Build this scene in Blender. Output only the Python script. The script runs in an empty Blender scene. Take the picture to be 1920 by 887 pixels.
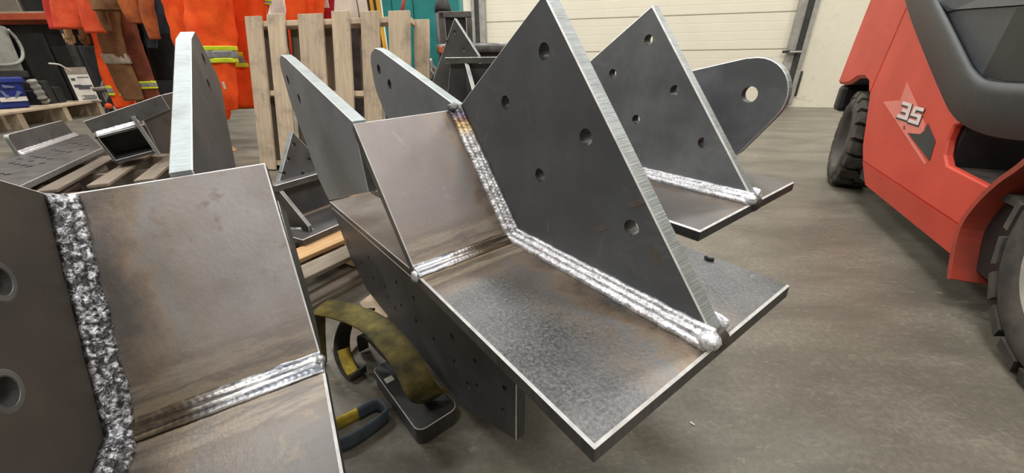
import bpy, bmesh, math, random
from mathutils import Vector, Matrix, noise as mnoise
C = bpy.context.collection
SC = bpy.context.scene
rnd = random.Random(7)
V = Vector
PI = math.pi

# ------------------------------------------------------------------ camera, world, lights, exposure
F, CX, CY, HC = 720.0, 960.0, 443.5, 0.82
TH, RO = math.radians(24.8), math.radians(-0.7)
fw = V((0, math.cos(TH), -math.sin(TH)))
up0 = V((0, math.sin(TH), math.cos(TH)))
r0 = V((1, 0, 0))
right = r0 * math.cos(RO) + up0 * math.sin(RO)
upv = up0 * math.cos(RO) - r0 * math.sin(RO)
CAM = V((0, 0, HC))
cam = bpy.data.cameras.new('camera')
cam.sensor_fit = 'HORIZONTAL'
cam.sensor_width = 36.0
cam.lens = 36.0 * F / 1920.0
cam.clip_start = 0.02
camo = bpy.data.objects.new('camera', cam)
C.objects.link(camo)
camo.matrix_world = Matrix(((right.x, upv.x, -fw.x, 0), (right.y, upv.y, -fw.y, 0), (right.z, upv.z, -fw.z, HC), (0, 0, 0, 1)))
SC.camera = camo

w = bpy.data.worlds.new('world')
SC.world = w
w.use_nodes = True
w.node_tree.nodes['Background'].inputs[0].default_value = (1.0, 0.99, 0.97, 1)
w.node_tree.nodes['Background'].inputs[1].default_value = 0.3

SC.view_settings.view_transform = 'Standard'
SC.view_settings.look = 'None'
SC.view_settings.gamma = 1.0
SC.view_settings.exposure = 0.72
SC.cycles.max_bounces = 6
SC.cycles.diffuse_bounces = 4
SC.cycles.glossy_bounces = 3

def ray(u, v): return fw + right * ((u - CX) / F) - upv * ((v - CY) / F)
def gz(u, v, z=0.0):
    d = ray(u, v); return CAM + d * ((z - HC) / d.z)
def gy(u, v, y):
    d = ray(u, v); return CAM + d * (y / d.y)
def gp(u, v, p, n):
    d = ray(u, v); return CAM + d * ((V(p) - CAM).dot(n) / d.dot(n))

RX = V((math.cos(math.radians(15)), -math.sin(math.radians(15)), 0))      # along the back wall, to the right
RN = V((math.sin(math.radians(15)), math.cos(math.radians(15)), 0))       # into the back wall
RO0 = V((4.96, 7.08, 0))
def room(a, b, z=0.0): return RO0 + RX * a + RN * b + V((0, 0, z))

LAMP_E = 62.0
LAMPS = [(-10.5, -2.4, 1.5), (-6.2, -2.4, 1.35), (-2, -2.4, 1.25), (2.2, -2.4, 1.15), (-10.5, -6.2, 1.1), (-6.5, -6.2, 0.95), (-2.5, -6.2, 0.95), (1.5, -6.2, 0.9), (-8, -9.6, 0.9), (-4, -9.6, 0.9), (0, -9.6, 0.9)]

# ------------------------------------------------------------------ materials
def new_mat(name):
    m = bpy.data.materials.new(name); m.use_nodes = True
    nt = m.node_tree
    return m, nt, nt.nodes['Principled BSDF'], nt.nodes.new, nt.links.new
def col(c): return (c[0], c[1], c[2], 1)
def set_in(nt, node, i, src):
    if isinstance(src, (int, float)): node.inputs[i].default_value = src
    else: nt.links.new(src, node.inputs[i])
def math_n(nt, op, a, b=0.0, c=None, clamp=False):
    n = nt.nodes.new('ShaderNodeMath'); n.operation = op; n.use_clamp = clamp
    set_in(nt, n, 0, a); set_in(nt, n, 1, b)
    if c is not None: set_in(nt, n, 2, c)
    return n.outputs[0]
def mixc(nt, f, a, b):
    n = nt.nodes.new('ShaderNodeMix'); n.data_type = 'RGBA'
    set_in(nt, n, 0, f)
    for i, s in ((6, a), (7, b)):
        if isinstance(s, tuple): n.inputs[i].default_value = col(s)
        else: nt.links.new(s, n.inputs[i])
    return n.outputs[2]
def coords(nt, scale=(1, 1, 1), rand=True):
    tc = nt.nodes.new('ShaderNodeTexCoord')
    mp = nt.nodes.new('ShaderNodeMapping'); mp.inputs[3].default_value = scale
    if rand:
        oi = nt.nodes.new('ShaderNodeObjectInfo')
        va = nt.nodes.new('ShaderNodeVectorMath'); va.operation = 'SCALE'; va.inputs[0].default_value = (13, 7, 5)
        nt.links.new(oi.outputs['Random'], va.inputs[3])
        ad = nt.nodes.new('ShaderNodeVectorMath'); ad.operation = 'ADD'
        nt.links.new(tc.outputs['Object'], ad.inputs[0]); nt.links.new(va.outputs[0], ad.inputs[1])
        nt.links.new(ad.outputs[0], mp.inputs[0])
    else: nt.links.new(tc.outputs['Object'], mp.inputs[0])
    return mp.outputs[0]
def noise_n(nt, vec, scale, detail=4, rough=0.55, dist=0.0):
    n = nt.nodes.new('ShaderNodeTexNoise')
    n.inputs['Scale'].default_value = scale; n.inputs['Detail'].default_value = detail
    n.inputs['Roughness'].default_value = rough; n.inputs['Distortion'].default_value = dist
    nt.links.new(vec, n.inputs['Vector'])
    return n.outputs['Fac']
def ramp(nt, fac, stops):
    r = nt.nodes.new('ShaderNodeValToRGB'); e = r.color_ramp.elements
    while len(e) < len(stops): e.new(0.5)
    for k, (p, c) in enumerate(stops):
        e[k].position = p; e[k].color = col(c)
    set_in(nt, r, 0, fac)
    return r.outputs[0]
def bump(nt, bsdf, h, strength=0.3, dist=0.002):
    b = nt.nodes.new('ShaderNodeBump'); b.inputs['Strength'].default_value = strength; b.inputs['Distance'].default_value = dist
    nt.links.new(h, b.inputs['Height']); nt.links.new(b.outputs[0], bsdf.inputs['Normal'])

def plain(name, c1, c2=None, scale=6, rough=0.6, metal=0.0, bs=0.0, bscale=60, stretch=(1, 1, 1), lo=0.35, hi=0.65, detail=5, spec=0.5):
    m, nt, b, N, L = new_mat(name)
    b.inputs['Roughness'].default_value = rough; b.inputs['Metallic'].default_value = metal
    b.inputs['Specular IOR Level'].default_value = spec
    c2 = c2 or tuple(x * 0.8 for x in c1)
    vec = coords(nt, stretch)
    f = noise_n(nt, vec, scale, detail)
    L(ramp(nt, f, [(lo, c2), (hi, c1)]), b.inputs['Base Color'])
    if bs: bump(nt, b, noise_n(nt, vec, bscale, 4), bs, 0.003)
    return m

def steel(name, base, alt, heat=0.0, rough=0.45, metal=0.55, speck=0.0, edge_y=0.0, scuff=None, bendheat=0.0, streak=False, yextent=0.13, side=1.0):
    """rolled plate: mill scale with blotches; heat tint near the gusset weld (y) and the bend weld (x,z)"""
    m, nt, b, N, L = new_mat(name)
    vec = coords(nt, (1, 1, 1), rand=False)
    big = noise_n(nt, vec, 7, 6, 0.6)
    fine = noise_n(nt, vec, 160, 3, 0.6)
    c = ramp(nt, big, [(0.34, alt), (0.64, base)])
    if scuff:
        s = noise_n(nt, vec, 16, 5, 0.62, 1.5)
        sf = ramp(nt, s, [(0.60, (0, 0, 0)), (0.70, (1, 1, 1))])
        sfm = math_n(nt, 'MULTIPLY', sf, 0.6)
        c = mixc(nt, sfm, c, scuff)
    if speck:
        f2 = ramp(nt, noise_n(nt, vec, 210, 2, 0.7), [(0.38, (0, 0, 0)), (0.60, (1, 1, 1))])
        g2 = ramp(nt, noise_n(nt, vec, 5, 3), [(0.36, (0.15, 0.15, 0.15)), (0.62, (1, 1, 1))])
        c = mixc(nt, math_n(nt, 'MULTIPLY', math_n(nt, 'MULTIPLY', f2, g2), speck), c, tuple(x * 0.25 for x in base))
        f3 = ramp(nt, noise_n(nt, vec, 140, 3, 0.7), [(0.56, (0, 0, 0)), (0.72, (1, 1, 1))])
        c = mixc(nt, math_n(nt, 'MULTIPLY', f3, speck * 0.5), c, tuple(min(1, x * 1.8) for x in base))
    sep = N('ShaderNodeSeparateXYZ'); L(vec, sep.inputs[0])
    if heat:
        vs = coords(nt, (14, 14, 14), rand=False)
        wob = noise_n(nt, vec, 9, 5, 0.65)
        d = math_n(nt, 'ABSOLUTE', math_n(nt, 'SUBTRACT', sep.outputs[1], edge_y))
        d = math_n(nt, 'ADD', d, math_n(nt, 'MULTIPLY', math_n(nt, 'SUBTRACT', wob, 0.5), 0.11))
        d = math_n(nt, 'ADD', d, math_n(nt, 'MULTIPLY', math_n(nt, 'SUBTRACT', noise_n(nt, vec, 55, 4, 0.7), 0.5), 0.045))
        dn = math_n(nt, 'DIVIDE', d, yextent, clamp=True)
        tint = ramp(nt, dn, [(0.0, (0.055, 0.045, 0.038)), (0.15, (0.15, 0.105, 0.065)), (0.32, (0.27, 0.205, 0.14)), (0.46, (0.22, 0.22, 0.22)), (0.62, (0.29, 0.23, 0.17)), (1.0, (0.24, 0.205, 0.175))])
        fm = ramp(nt, math_n(nt, 'ADD', dn, math_n(nt, 'MULTIPLY', math_n(nt, 'SUBTRACT', noise_n(nt, vec, 20, 5, 0.7), 0.5), 0.6)), [(0.25, (1, 1, 1)), (1.0, (0, 0, 0))])
        c = mixc(nt, math_n(nt, 'MULTIPLY', fm, heat), c, tint)
    if bendheat:
        vst = coords(nt, (60, 9, 60), rand=False)
        wob2 = noise_n(nt, vst, 1.6, 6, 0.75, 0.5)
        r2 = math_n(nt, 'SQRT', math_n(nt, 'ADD', math_n(nt, 'POWER', sep.outputs[0], 2.0), math_n(nt, 'POWER', sep.outputs[2], 2.0)))
        d2 = math_n(nt, 'ADD', r2, math_n(nt, 'MULTIPLY', math_n(nt, 'SUBTRACT', wob2, 0.5), 0.065))
        dn2 = math_n(nt, 'DIVIDE', d2, 0.115, clamp=True)
        tint2 = ramp(nt, dn2, [(0.0, (0.06, 0.052, 0.045)), (0.16, (0.38, 0.30, 0.20)), (0.27, (0.13, 0.10, 0.08)), (0.40, (0.38, 0.32, 0.24)), (0.52, (0.18, 0.135, 0.10)), (0.70, (0.30, 0.245, 0.19)), (1.0, (0.24, 0.205, 0.18))])
        fm2 = ramp(nt, dn2, [(0.4, (1, 1, 1)), (1.0, (0, 0, 0))])
        c = mixc(nt, math_n(nt, 'MULTIPLY', fm2, bendheat), c, tint2)
    L(c, b.inputs['Base Color'])
    b.inputs['Metallic'].default_value = metal
    rr = N('ShaderNodeMapRange'); L(big, rr.inputs[0])
    rr.inputs[3].default_value = rough - 0.08; rr.inputs[4].default_value = rough + 0.12
    L(rr.outputs[0], b.inputs['Roughness'])
    h = math_n(nt, 'ADD', fine, math_n(nt, 'MULTIPLY', big, 0.6))
    bump(nt, b, h, 0.22 if not speck else 0.5, 0.0012)
    return m

def cut_edge(name, c1, c2, stretch, rough=0.4):
    """flame-cut plate edge with fine drag lines across it"""
    m, nt, b, N, L = new_mat(name)
    vec = coords(nt, stretch, rand=False)
    f = noise_n(nt, vec, 1.0, 3, 0.7)
    vec2 = coords(nt, (1, 1, 1), rand=False)
    g = noise_n(nt, vec2, 18, 4)
    c = ramp(nt, f, [(0.3, c2), (0.7, c1)])
    c = mixc(nt, math_n(nt, 'MULTIPLY', ramp(nt, g, [(0.45, (0, 0, 0)), (0.75, (1, 1, 1))]), 0.45), c, (0.16, 0.155, 0.15))
    L(c, b.inputs['Base Color'])
    b.inputs['Metallic'].default_value = 0.6; b.inputs['Roughness'].default_value = rough
    bump(nt, b, f, 0.6, 0.0012)
    return m

def weldmat(name, bright=0.75, dark=0.12, heat_top=None, shift=0.0):
    m, nt, b, N, L = new_mat(name)
    vec = coords(nt, (1, 1, 1), rand=False)
    f = noise_n(nt, vec, 130, 4, 0.7, 0.6)
    g = noise_n(nt, vec, 30, 3)
    c = ramp(nt, f, [(0.34 + shift, (dark, dark, dark * 1.05)), (0.50 + shift, (bright * 0.75, bright * 0.76, bright * 0.82)), (0.66 + shift, (bright, bright, bright))])
    c = mixc(nt, ramp(nt, g, [(0.62, (0, 0, 0)), (0.75, (0.5, 0.5, 0.5))]), c, (0.30, 0.36, 0.48))
    if heat_top:                                     # oxide colours where the last bead stopped
        sep = N('ShaderNodeSeparateXYZ'); L(vec, sep.inputs[0])
        t = N('ShaderNodeMapRange'); L(sep.outputs[2], t.inputs[0])
        t.inputs[1].default_value = heat_top - 0.06; t.inputs[2].default_value = heat_top
        tc = ramp(nt, t.outputs[0], [(0.0, (0.7, 0.7, 0.7)), (0.35, (0.75, 0.55, 0.22)), (0.6, (0.35, 0.16, 0.05)), (0.8, (0.10, 0.07, 0.14)), (1.0, (0.05, 0.045, 0.04))])
        tf = ramp(nt, t.outputs[0], [(0.0, (0, 0, 0)), (0.4, (0.85, 0.85, 0.85))])
        c = mixc(nt, tf, c, tc)
    L(c, b.inputs['Base Color'])
    b.inputs['Metallic'].default_value = 0.6; b.inputs['Roughness'].default_value = 0.3
    bump(nt, b, f, 0.9, 0.0022)
    return m

def wood(name, c1, c2, stain=0.3):
    m, nt, b, N, L = new_mat(name)
    vec = coords(nt, (1, 1, 1))
    st = N('ShaderNodeMapping'); st.inputs[3].default_value = (2.0, 26, 26); L(vec, st.inputs[0])
    f = noise_n(nt, st.outputs[0], 1.6, 6, 0.6, 0.8)
    c = ramp(nt, f, [(0.3, c2), (0.68, c1)])
    g = noise_n(nt, vec, 7, 5, 0.6)
    c = mixc(nt, math_n(nt, 'MULTIPLY', ramp(nt, g, [(0.5, (0, 0, 0)), (0.72, (1, 1, 1))]), stain), c, (0.10, 0.09, 0.085))
    oi = N('ShaderNodeObjectInfo')
    hv = N('ShaderNodeHueSaturation'); L(c, hv.inputs['Color'])
    mr = N('ShaderNodeMapRange'); L(oi.outputs['Random'], mr.inputs[0]); mr.inputs[3].default_value = 0.82; mr.inputs[4].default_value = 1.18
    L(mr.outputs[0], hv.inputs['Value'])
    L(hv.outputs[0], b.inputs['Base Color'])
    b.inputs['Roughness'].default_value = 0.8
    bump(nt, b, f, 0.4, 0.002)
    return m

def cloth(name, c1, c2, grime=0.3):
    m, nt, b, N, L = new_mat(name)
    vec = coords(nt, (1, 1, 1))
    f = noise_n(nt, vec, 5, 5, 0.6)
    g = noise_n(nt, vec, 22, 5, 0.65)
    c = ramp(nt, f, [(0.35, c2), (0.62, c1)])
    c = mixc(nt, math_n(nt, 'MULTIPLY', ramp(nt, g, [(0.55, (0, 0, 0)), (0.75, (1, 1, 1))]), grime), c, tuple(x * 0.3 for x in c1))
    L(c, b.inputs['Base Color'])
    b.inputs['Roughness'].default_value = 0.85
    b.inputs['Specular IOR Level'].default_value = 0.25
    bump(nt, b, g, 0.35, 0.01)
    return m

M = {}
M['gusset'] = steel('charcoal_mill_scale', (0.128, 0.136, 0.147), (0.090, 0.095, 0.103), rough=0.58, metal=0.2, scuff=(0.18, 0.17, 0.16))
M['gusset_far'] = steel('grey_charcoal_scale', (0.235, 0.25, 0.268), (0.142, 0.15, 0.162), rough=0.5, metal=0.25, scuff=(0.30, 0.28, 0.25))
M['cheek'] = steel('slate_mill_scale', (0.262, 0.28, 0.302), (0.195, 0.208, 0.224), rough=0.5, metal=0.25, scuff=(0.34, 0.32, 0.3))
M['gusset_brown'] = steel('brown_mill_scale', (0.082, 0.066, 0.055), (0.05, 0.043, 0.038), rough=0.5, metal=0.35, scuff=(0.10, 0.075, 0.055))
M['upper'] = steel('brown_grey_plate', (0.30, 0.268, 0.262), (0.225, 0.20, 0.195), heat=0.65, bendheat=0.55, rough=0.5, metal=0.45, edge_y=-0.015, scuff=(0.36, 0.31, 0.28), yextent=0.085)
M['upper_near'] = steel('warm_grey_plate', (0.35, 0.33, 0.33), (0.24, 0.215, 0.205), heat=0.62, bendheat=0.55, rough=0.45, metal=0.4, edge_y=0.045, scuff=(0.20, 0.15, 0.11), yextent=0.12)
M['lower_near'] = steel('scratched_grey_plate', (0.15, 0.15, 0.153), (0.095, 0.09, 0.085), heat=0.4, bendheat=0.4, rough=0.4, metal=0.55, edge_y=0.05, scuff=(0.22, 0.18, 0.13))
M['lower'] = steel('speckled_grey_plate', (0.165, 0.168, 0.172), (0.105, 0.108, 0.112), heat=0.75, bendheat=0.85, rough=0.4, metal=0.45, speck=0.85, edge_y=-0.02, yextent=0.12)
M['lower_far'] = steel('dusty_grey_plate', (0.16, 0.155, 0.152), (0.12, 0.11, 0.105), heat=0.5, bendheat=0.4, rough=0.42, metal=0.5, edge_y=-0.02)
M['rear'] = steel('pale_rear_plate', (0.21, 0.205, 0.185), (0.13, 0.122, 0.108), rough=0.42, metal=0.5)
M['web'] = steel('dark_web_plate', (0.085, 0.088, 0.094), (0.048, 0.05, 0.053), rough=0.45, metal=0.4, scuff=(0.08, 0.078, 0.075))
M['scale_grey'] = steel('grey_mill_scale', (0.15, 0.15, 0.153), (0.09, 0.09, 0.092), rough=0.5, metal=0.4, scuff=(0.12, 0.11, 0.1))
M['far_steel'] = steel('far_grey_steel', (0.14, 0.135, 0.135), (0.08, 0.078, 0.078), rough=0.45, metal=0.5, scuff=(0.17, 0.12, 0.10))
M['brown_far'] = steel('far_brown_steel', (0.12, 0.10, 0.09), (0.08, 0.068, 0.062), rough=0.5, metal=0.35)
M['edge'] = cut_edge('blue_grey_cut_edge', (0.40, 0.43, 0.43), (0.22, 0.245, 0.255), (420, 14, 420))
M['edge_dark'] = cut_edge('dark_cut_edge', (0.12, 0.12, 0.12), (0.06, 0.06, 0.06), (160, 160, 12))
M['scuff'] = plain('brown_scuff', (0.16, 0.135, 0.12), (0.125, 0.11, 0.10), 60, 0.6, 0.2)
M['hole'] = plain('drilled_hole_wall', (0.10, 0.10, 0.10), (0.05, 0.05, 0.05), 40, 0.45, 0.4)
M['edge_pale'] = cut_edge('pale_cut_edge', (0.40, 0.455, 0.475), (0.31, 0.355, 0.37), (300, 40, 300), 0.55)
M['bright'] = plain('ground_bright_edge', (0.92, 0.92, 0.92), (0.7, 0.7, 0.7), 60, 0.45, 0.35)
M['weld'] = weldmat('bright_weld_bead', 1.0, 0.36, 0.235)
M['weld2'] = weldmat('bright_weld_far', 1.0, 0.4)
M['weld_dark'] = weldmat('dark_spattered_weld', 0.8, 0.045, shift=0.125)  # bright flecks are glints painted into the dark weld colour
def seam_mat(name, y_dark, y_bright, bright):
    """bend weld: long smooth passes, bright silver at one end and browned at the gusset end"""
    m, nt, b, N, L = new_mat(name)
    vec = coords(nt, (150, 9, 150), rand=False)
    f = noise_n(nt, vec, 1.0, 4, 0.65, 0.4)
    v2 = coords(nt, (1, 1, 1), rand=False)
    sep = N('ShaderNodeSeparateXYZ'); L(v2, sep.inputs[0])
    t = N('ShaderNodeMapRange'); L(math_n(nt, 'ADD', sep.outputs[1], math_n(nt, 'MULTIPLY', math_n(nt, 'SUBTRACT', noise_n(nt, v2, 25, 3), 0.5), 0.08)), t.inputs[0])
    t.inputs[1].default_value = y_dark; t.inputs[2].default_value = y_bright
    cb = ramp(nt, f, [(0.32, (0.05, 0.055, 0.07)), (0.48, (0.22, 0.24, 0.28)), (0.62, (bright, bright, bright))])
    cd = ramp(nt, f, [(0.32, (0.03, 0.026, 0.022)), (0.50, (0.11, 0.085, 0.06)), (0.66, (0.26, 0.2, 0.13))])
    L(mixc(nt, t.outputs[0], cd, cb), b.inputs['Base Color'])
    b.inputs['Metallic'].default_value = 0.6; b.inputs['Roughness'].default_value = 0.33
    bump(nt, b, f, 0.5, 0.0015)
    return m
M['weld_seam'] = seam_mat('seam_weld', -0.09, -0.17, 0.62)
M['weld_seam_near'] = seam_mat('near_seam_weld', 0.08, 0.17, 0.95)
M['wood'] = wood('weathered_wood', (0.60, 0.48, 0.345), (0.42, 0.33, 0.235), 0.5)
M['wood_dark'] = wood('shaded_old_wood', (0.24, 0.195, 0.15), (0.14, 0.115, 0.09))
M['wood_mid'] = wood('grey_brown_wood', (0.36, 0.30, 0.23), (0.22, 0.18, 0.135))
M['wood_new'] = wood('fresh_wood', (0.55, 0.35, 0.17), (0.38, 0.22, 0.10), 0.1)
M['orange'] = cloth('hi_vis_orange', (1.0, 0.125, 0.018), (0.86, 0.075, 0.012), 0.3)
M['coral'] = cloth('faded_coral', (0.88, 0.13, 0.05), (0.66, 0.075, 0.03), 0.25)
M['pinkred'] = cloth('faded_red', (0.72, 0.07, 0.05), (0.5, 0.04, 0.03), 0.2)
M['rust'] = cloth('grimy_rust_orange', (0.50, 0.13, 0.035), (0.26, 0.07, 0.03), 0.55)
M['brown'] = cloth('grimy_brown', (0.26, 0.13, 0.06), (0.16, 0.075, 0.035), 0.5)
M['darkrust'] = cloth('dark_rust', (0.22, 0.06, 0.03), (0.12, 0.035, 0.02), 0.5)
M['navy'] = cloth('dark_blue_grey', (0.06, 0.075, 0.10), (0.03, 0.035, 0.05), 0.4)
M['blackcloth'] = cloth('black_cloth', (0.02, 0.02, 0.022), (0.012, 0.012, 0.013), 0.3)
M['crimson'] = cloth('crimson', (0.42, 0.012, 0.03), (0.3, 0.01, 0.02), 0.2)
M['lime'] = plain('lime_tape', (0.75, 0.85, 0.04), (0.6, 0.7, 0.03), 20, 0.6)
M['silver'] = plain('silver_tape', (0.34, 0.35, 0.37), (0.22, 0.22, 0.24), 30, 0.4)
M['beige_tape'] = plain('dirty_tape', (0.42, 0.36, 0.28), (0.3, 0.24, 0.17), 30, 0.6)
M['glove'] = cloth('tan_leather', (0.55, 0.36, 0.2), (0.36, 0.22, 0.11), 0.4)
M['redpaint'] = plain('orange_red_paint', (0.66, 0.072, 0.042), (0.56, 0.055, 0.032), 4, 0.5, 0.0, 0.08, 220)
M['red_shaded_dusty'] = plain('shaded_dusty_red_paint', (0.42, 0.05, 0.025), (0.22, 0.04, 0.025), 6, 0.6)  # red darkened for the shade on the fender's inner side, plus dust
M['plastic'] = plain('charcoal_plastic', (0.066, 0.073, 0.080), (0.054, 0.060, 0.066), 30, 0.5, 0.0, 0.35, 420)
M['plastic_dark'] = plain('black_plastic', (0.02, 0.02, 0.021), (0.014, 0.014, 0.015), 20, 0.5, 0.0, 0.2, 300)
M['rubber'] = plain('dusty_rubber', (0.085, 0.075, 0.062), (0.035, 0.032, 0.029), 14, 0.85, 0.0, 0.3, 90)
M['rim'] = plain('dusty_rim', (0.36, 0.345, 0.31), (0.26, 0.24, 0.21), 8, 0.6)
M['rim_dark'] = plain('grimy_rim', (0.10, 0.09, 0.075), (0.06, 0.055, 0.048), 8, 0.7)
M['decal_pink'] = plain('faded_pink_decal', (0.78, 0.24, 0.20), (0.72, 0.20, 0.16), 12, 0.5)
M['decal_white'] = plain('white_decal', (0.82, 0.72, 0.70), (0.74, 0.62, 0.6), 20, 0.5)
M['decal_black'] = plain('dark_decal', (0.035, 0.04, 0.042), (0.028, 0.03, 0.032), 20, 0.5)
M['rackorange'] = plain('rack_orange', (0.62, 0.11, 0.05), (0.5, 0.085, 0.04), 8, 0.6)
M['cream'] = None
M['blue'] = plain('blue_plastic', (0.012, 0.035, 0.26), (0.010, 0.028, 0.2), 8, 0.5)
M['bin_print'] = plain('pale_blue_print', (0.16, 0.19, 0.34), (0.12, 0.15, 0.3), 20, 0.6)
M['white'] = plain('dull_white', (0.72, 0.70, 0.64), (0.6, 0.58, 0.52), 10, 0.6)
M['offwhite'] = plain('cream_board', (0.86, 0.82, 0.71), (0.66, 0.62, 0.52), 4, 0.6)
M['greyplastic'] = plain('grey_plastic', (0.30, 0.30, 0.27), (0.22, 0.22, 0.2), 10, 0.6)
M['card'] = plain('cardboard_grey', (0.30, 0.26, 0.22), (0.24, 0.2, 0.17), 20, 0.8)
M['ink'] = plain('print_ink', (0.08, 0.08, 0.1), (0.05, 0.05, 0.06), 20, 0.7)
M['teal'] = plain('teal_paint', (0.02, 0.29, 0.29), (0.015, 0.22, 0.225), 5, 0.5)
M['yellow'] = plain('yellow_paint', (0.75, 0.42, 0.02), (0.6, 0.33, 0.02), 10, 0.5)
M['redpipe'] = plain('red_pipe', (0.38, 0.05, 0.04), (0.25, 0.04, 0.03), 10, 0.5)
M['dark'] = plain('dark_clutter', (0.022, 0.022, 0.024), (0.010, 0.010, 0.011), 6, 0.6)
M['darkgrey'] = plain('dark_grey_metal', (0.07, 0.07, 0.07), (0.035, 0.035, 0.035), 9, 0.5, 0.3)
M['tube'] = plain('raw_tube_steel', (0.19, 0.19, 0.18), (0.10, 0.10, 0.10), 14, 0.4, 0.6)
M['trackgrey'] = plain('galvanised', (0.42, 0.41, 0.38), (0.3, 0.29, 0.27), 10, 0.5, 0.3)
M['rustdrum'] = plain('rusty_black_drum', (0.04, 0.037, 0.035), (0.22, 0.09, 0.03), 12, 0.6, 0.2, lo=0.30, hi=0.42)
M['cap'] = plain('orange_cap', (0.7, 0.16, 0.04), (0.5, 0.1, 0.03), 20, 0.6)
M['foil'] = plain('silver_foil', (0.7, 0.7, 0.7), (0.4, 0.4, 0.4), 30, 0.3, 0.7, 0.5, 60)
M['pinkmark'] = plain('pink_tape', (0.8, 0.1, 0.2), (0.7, 0.1, 0.16), 30, 0.7)

def sling_mat():
    m, nt, b, N, L = new_mat('yellow_webbing')
    vec = coords(nt, (1, 1, 1), rand=False)
    g = noise_n(nt, vec, 16, 5, 0.6)
    c = ramp(nt, g, [(0.34, (0.05, 0.045, 0.018)), (0.52, (0.155, 0.128, 0.035)), (0.72, (0.33, 0.25, 0.055))])
    L(c, b.inputs['Base Color']); b.inputs['Roughness'].default_value = 0.8
    uv = N('ShaderNodeUVMap')
    wv = N('ShaderNodeTexWave'); wv.inputs['Scale'].default_value = 60; wv.bands_direction = 'X'
    L(uv.outputs[0], wv.inputs['Vector'])
    wv2 = N('ShaderNodeTexWave'); wv2.inputs['Scale'].default_value = 9; wv2.bands_direction = 'Y'
    L(uv.outputs[0], wv2.inputs['Vector'])
    bump(nt, b, math_n(nt, 'ADD', wv.outputs['Fac'], wv2.outputs['Fac']), 0.5, 0.0012)
    return m
M['sling'] = sling_mat()
M['sling_yellow'] = plain('clean_yellow_webbing', (0.50, 0.36, 0.03), (0.24, 0.17, 0.02), 30, 0.8, 0, 0.4, 400)
M['sling_blue'] = plain('blue_grey_webbing', (0.055, 0.075, 0.095), (0.035, 0.045, 0.055), 30, 0.8, 0, 0.4, 400)
M['sling_dark'] = plain('grimy_webbing', (0.05, 0.048, 0.038), (0.028, 0.027, 0.022), 30, 0.85, 0, 0.4, 400)

def floor_mat():
    m, nt, b, N, L = new_mat('concrete')
    vec = coords(nt, (1, 1, 1), rand=False)
    st = N('ShaderNodeMapping'); st.inputs[3].default_value = (1.0, 2.6, 1); st.inputs[2].default_value = (0, 0, 0.5); L(vec, st.inputs[0])
    a = noise_n(nt, st.outputs[0], 1.5, 8, 0.62, 0.4)
    f = noise_n(nt, vec, 70, 6, 0.75)
    s = noise_n(nt, st.outputs[0], 5.5, 7, 0.7, 0.8)
    c = ramp(nt, a, [(0.36, (0.115, 0.106, 0.084)), (0.5, (0.178, 0.164, 0.131)), (0.64, (0.25, 0.232, 0.188))])
    c = mixc(nt, math_n(nt, 'MULTIPLY', ramp(nt, s, [(0.48, (0, 0, 0)), (0.62, (1, 1, 1))]), 0.5), c, (0.14, 0.128, 0.104))
    c = mixc(nt, ramp(nt, f, [(0.42, (0.55, 0.55, 0.55)), (0.62, (0, 0, 0))]), c, (0.105, 0.096, 0.078))
    k = noise_n(nt, st.outputs[0], 22, 6, 0.75, 0.6)
    c = mixc(nt, ramp(nt, k, [(0.56, (0, 0, 0)), (0.70, (0.6, 0.6, 0.6))]), c, (0.30, 0.275, 0.225))
    L(c, b.inputs['Base Color']); b.inputs['Roughness'].default_value = 0.42
    b.inputs['Specular IOR Level'].default_value = 0.4
    bump(nt, b, math_n(nt, 'ADD', f, a), 0.12, 0.004)
    return m
M['concrete'] = floor_mat()
def cream_mat(name, dirt):
    m, nt, b, N, L = new_mat(name)
    vec = coords(nt, (1, 1, 1), rand=False)
    f = noise_n(nt, vec, 1.2, 5, 0.6); g = noise_n(nt, vec, 6, 7, 0.72, 1.0)
    c = ramp(nt, f, [(0.35, (0.72, 0.68, 0.565)), (0.65, (0.77, 0.73, 0.61))])
    if dirt:
        sep = N('ShaderNodeSeparateXYZ'); L(vec, sep.inputs[0])
        lowm = N('ShaderNodeMapRange'); L(sep.outputs[2], lowm.inputs[0]); lowm.inputs[1].default_value = 0.5; lowm.inputs[2].default_value = 0.0; lowm.inputs[3].default_value = 0.12; lowm.inputs[4].default_value = 0.75
        dd = math_n(nt, 'MULTIPLY', ramp(nt, g, [(0.54, (0, 0, 0)), (0.66, (1, 1, 1))]), lowm.outputs[0])
        c = mixc(nt, dd, c, (0.33, 0.30, 0.25))
        bump(nt, b, g, 0.25, 0.01)
    L(c, b.inputs['Base Color']); b.inputs['Roughness'].default_value = 0.7
    return m
M['cream'] = cream_mat('cream_wall_paint', True)
M['doorcream'] = cream_mat('cream_door_paint', False)
m, nt, b, N_, L_ = new_mat('lamp_tube'); b.inputs['Emission Color'].default_value = (1, 0.97, 0.92, 1); b.inputs['Emission Strength'].default_value = 6.0
M['lamp'] = m

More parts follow.
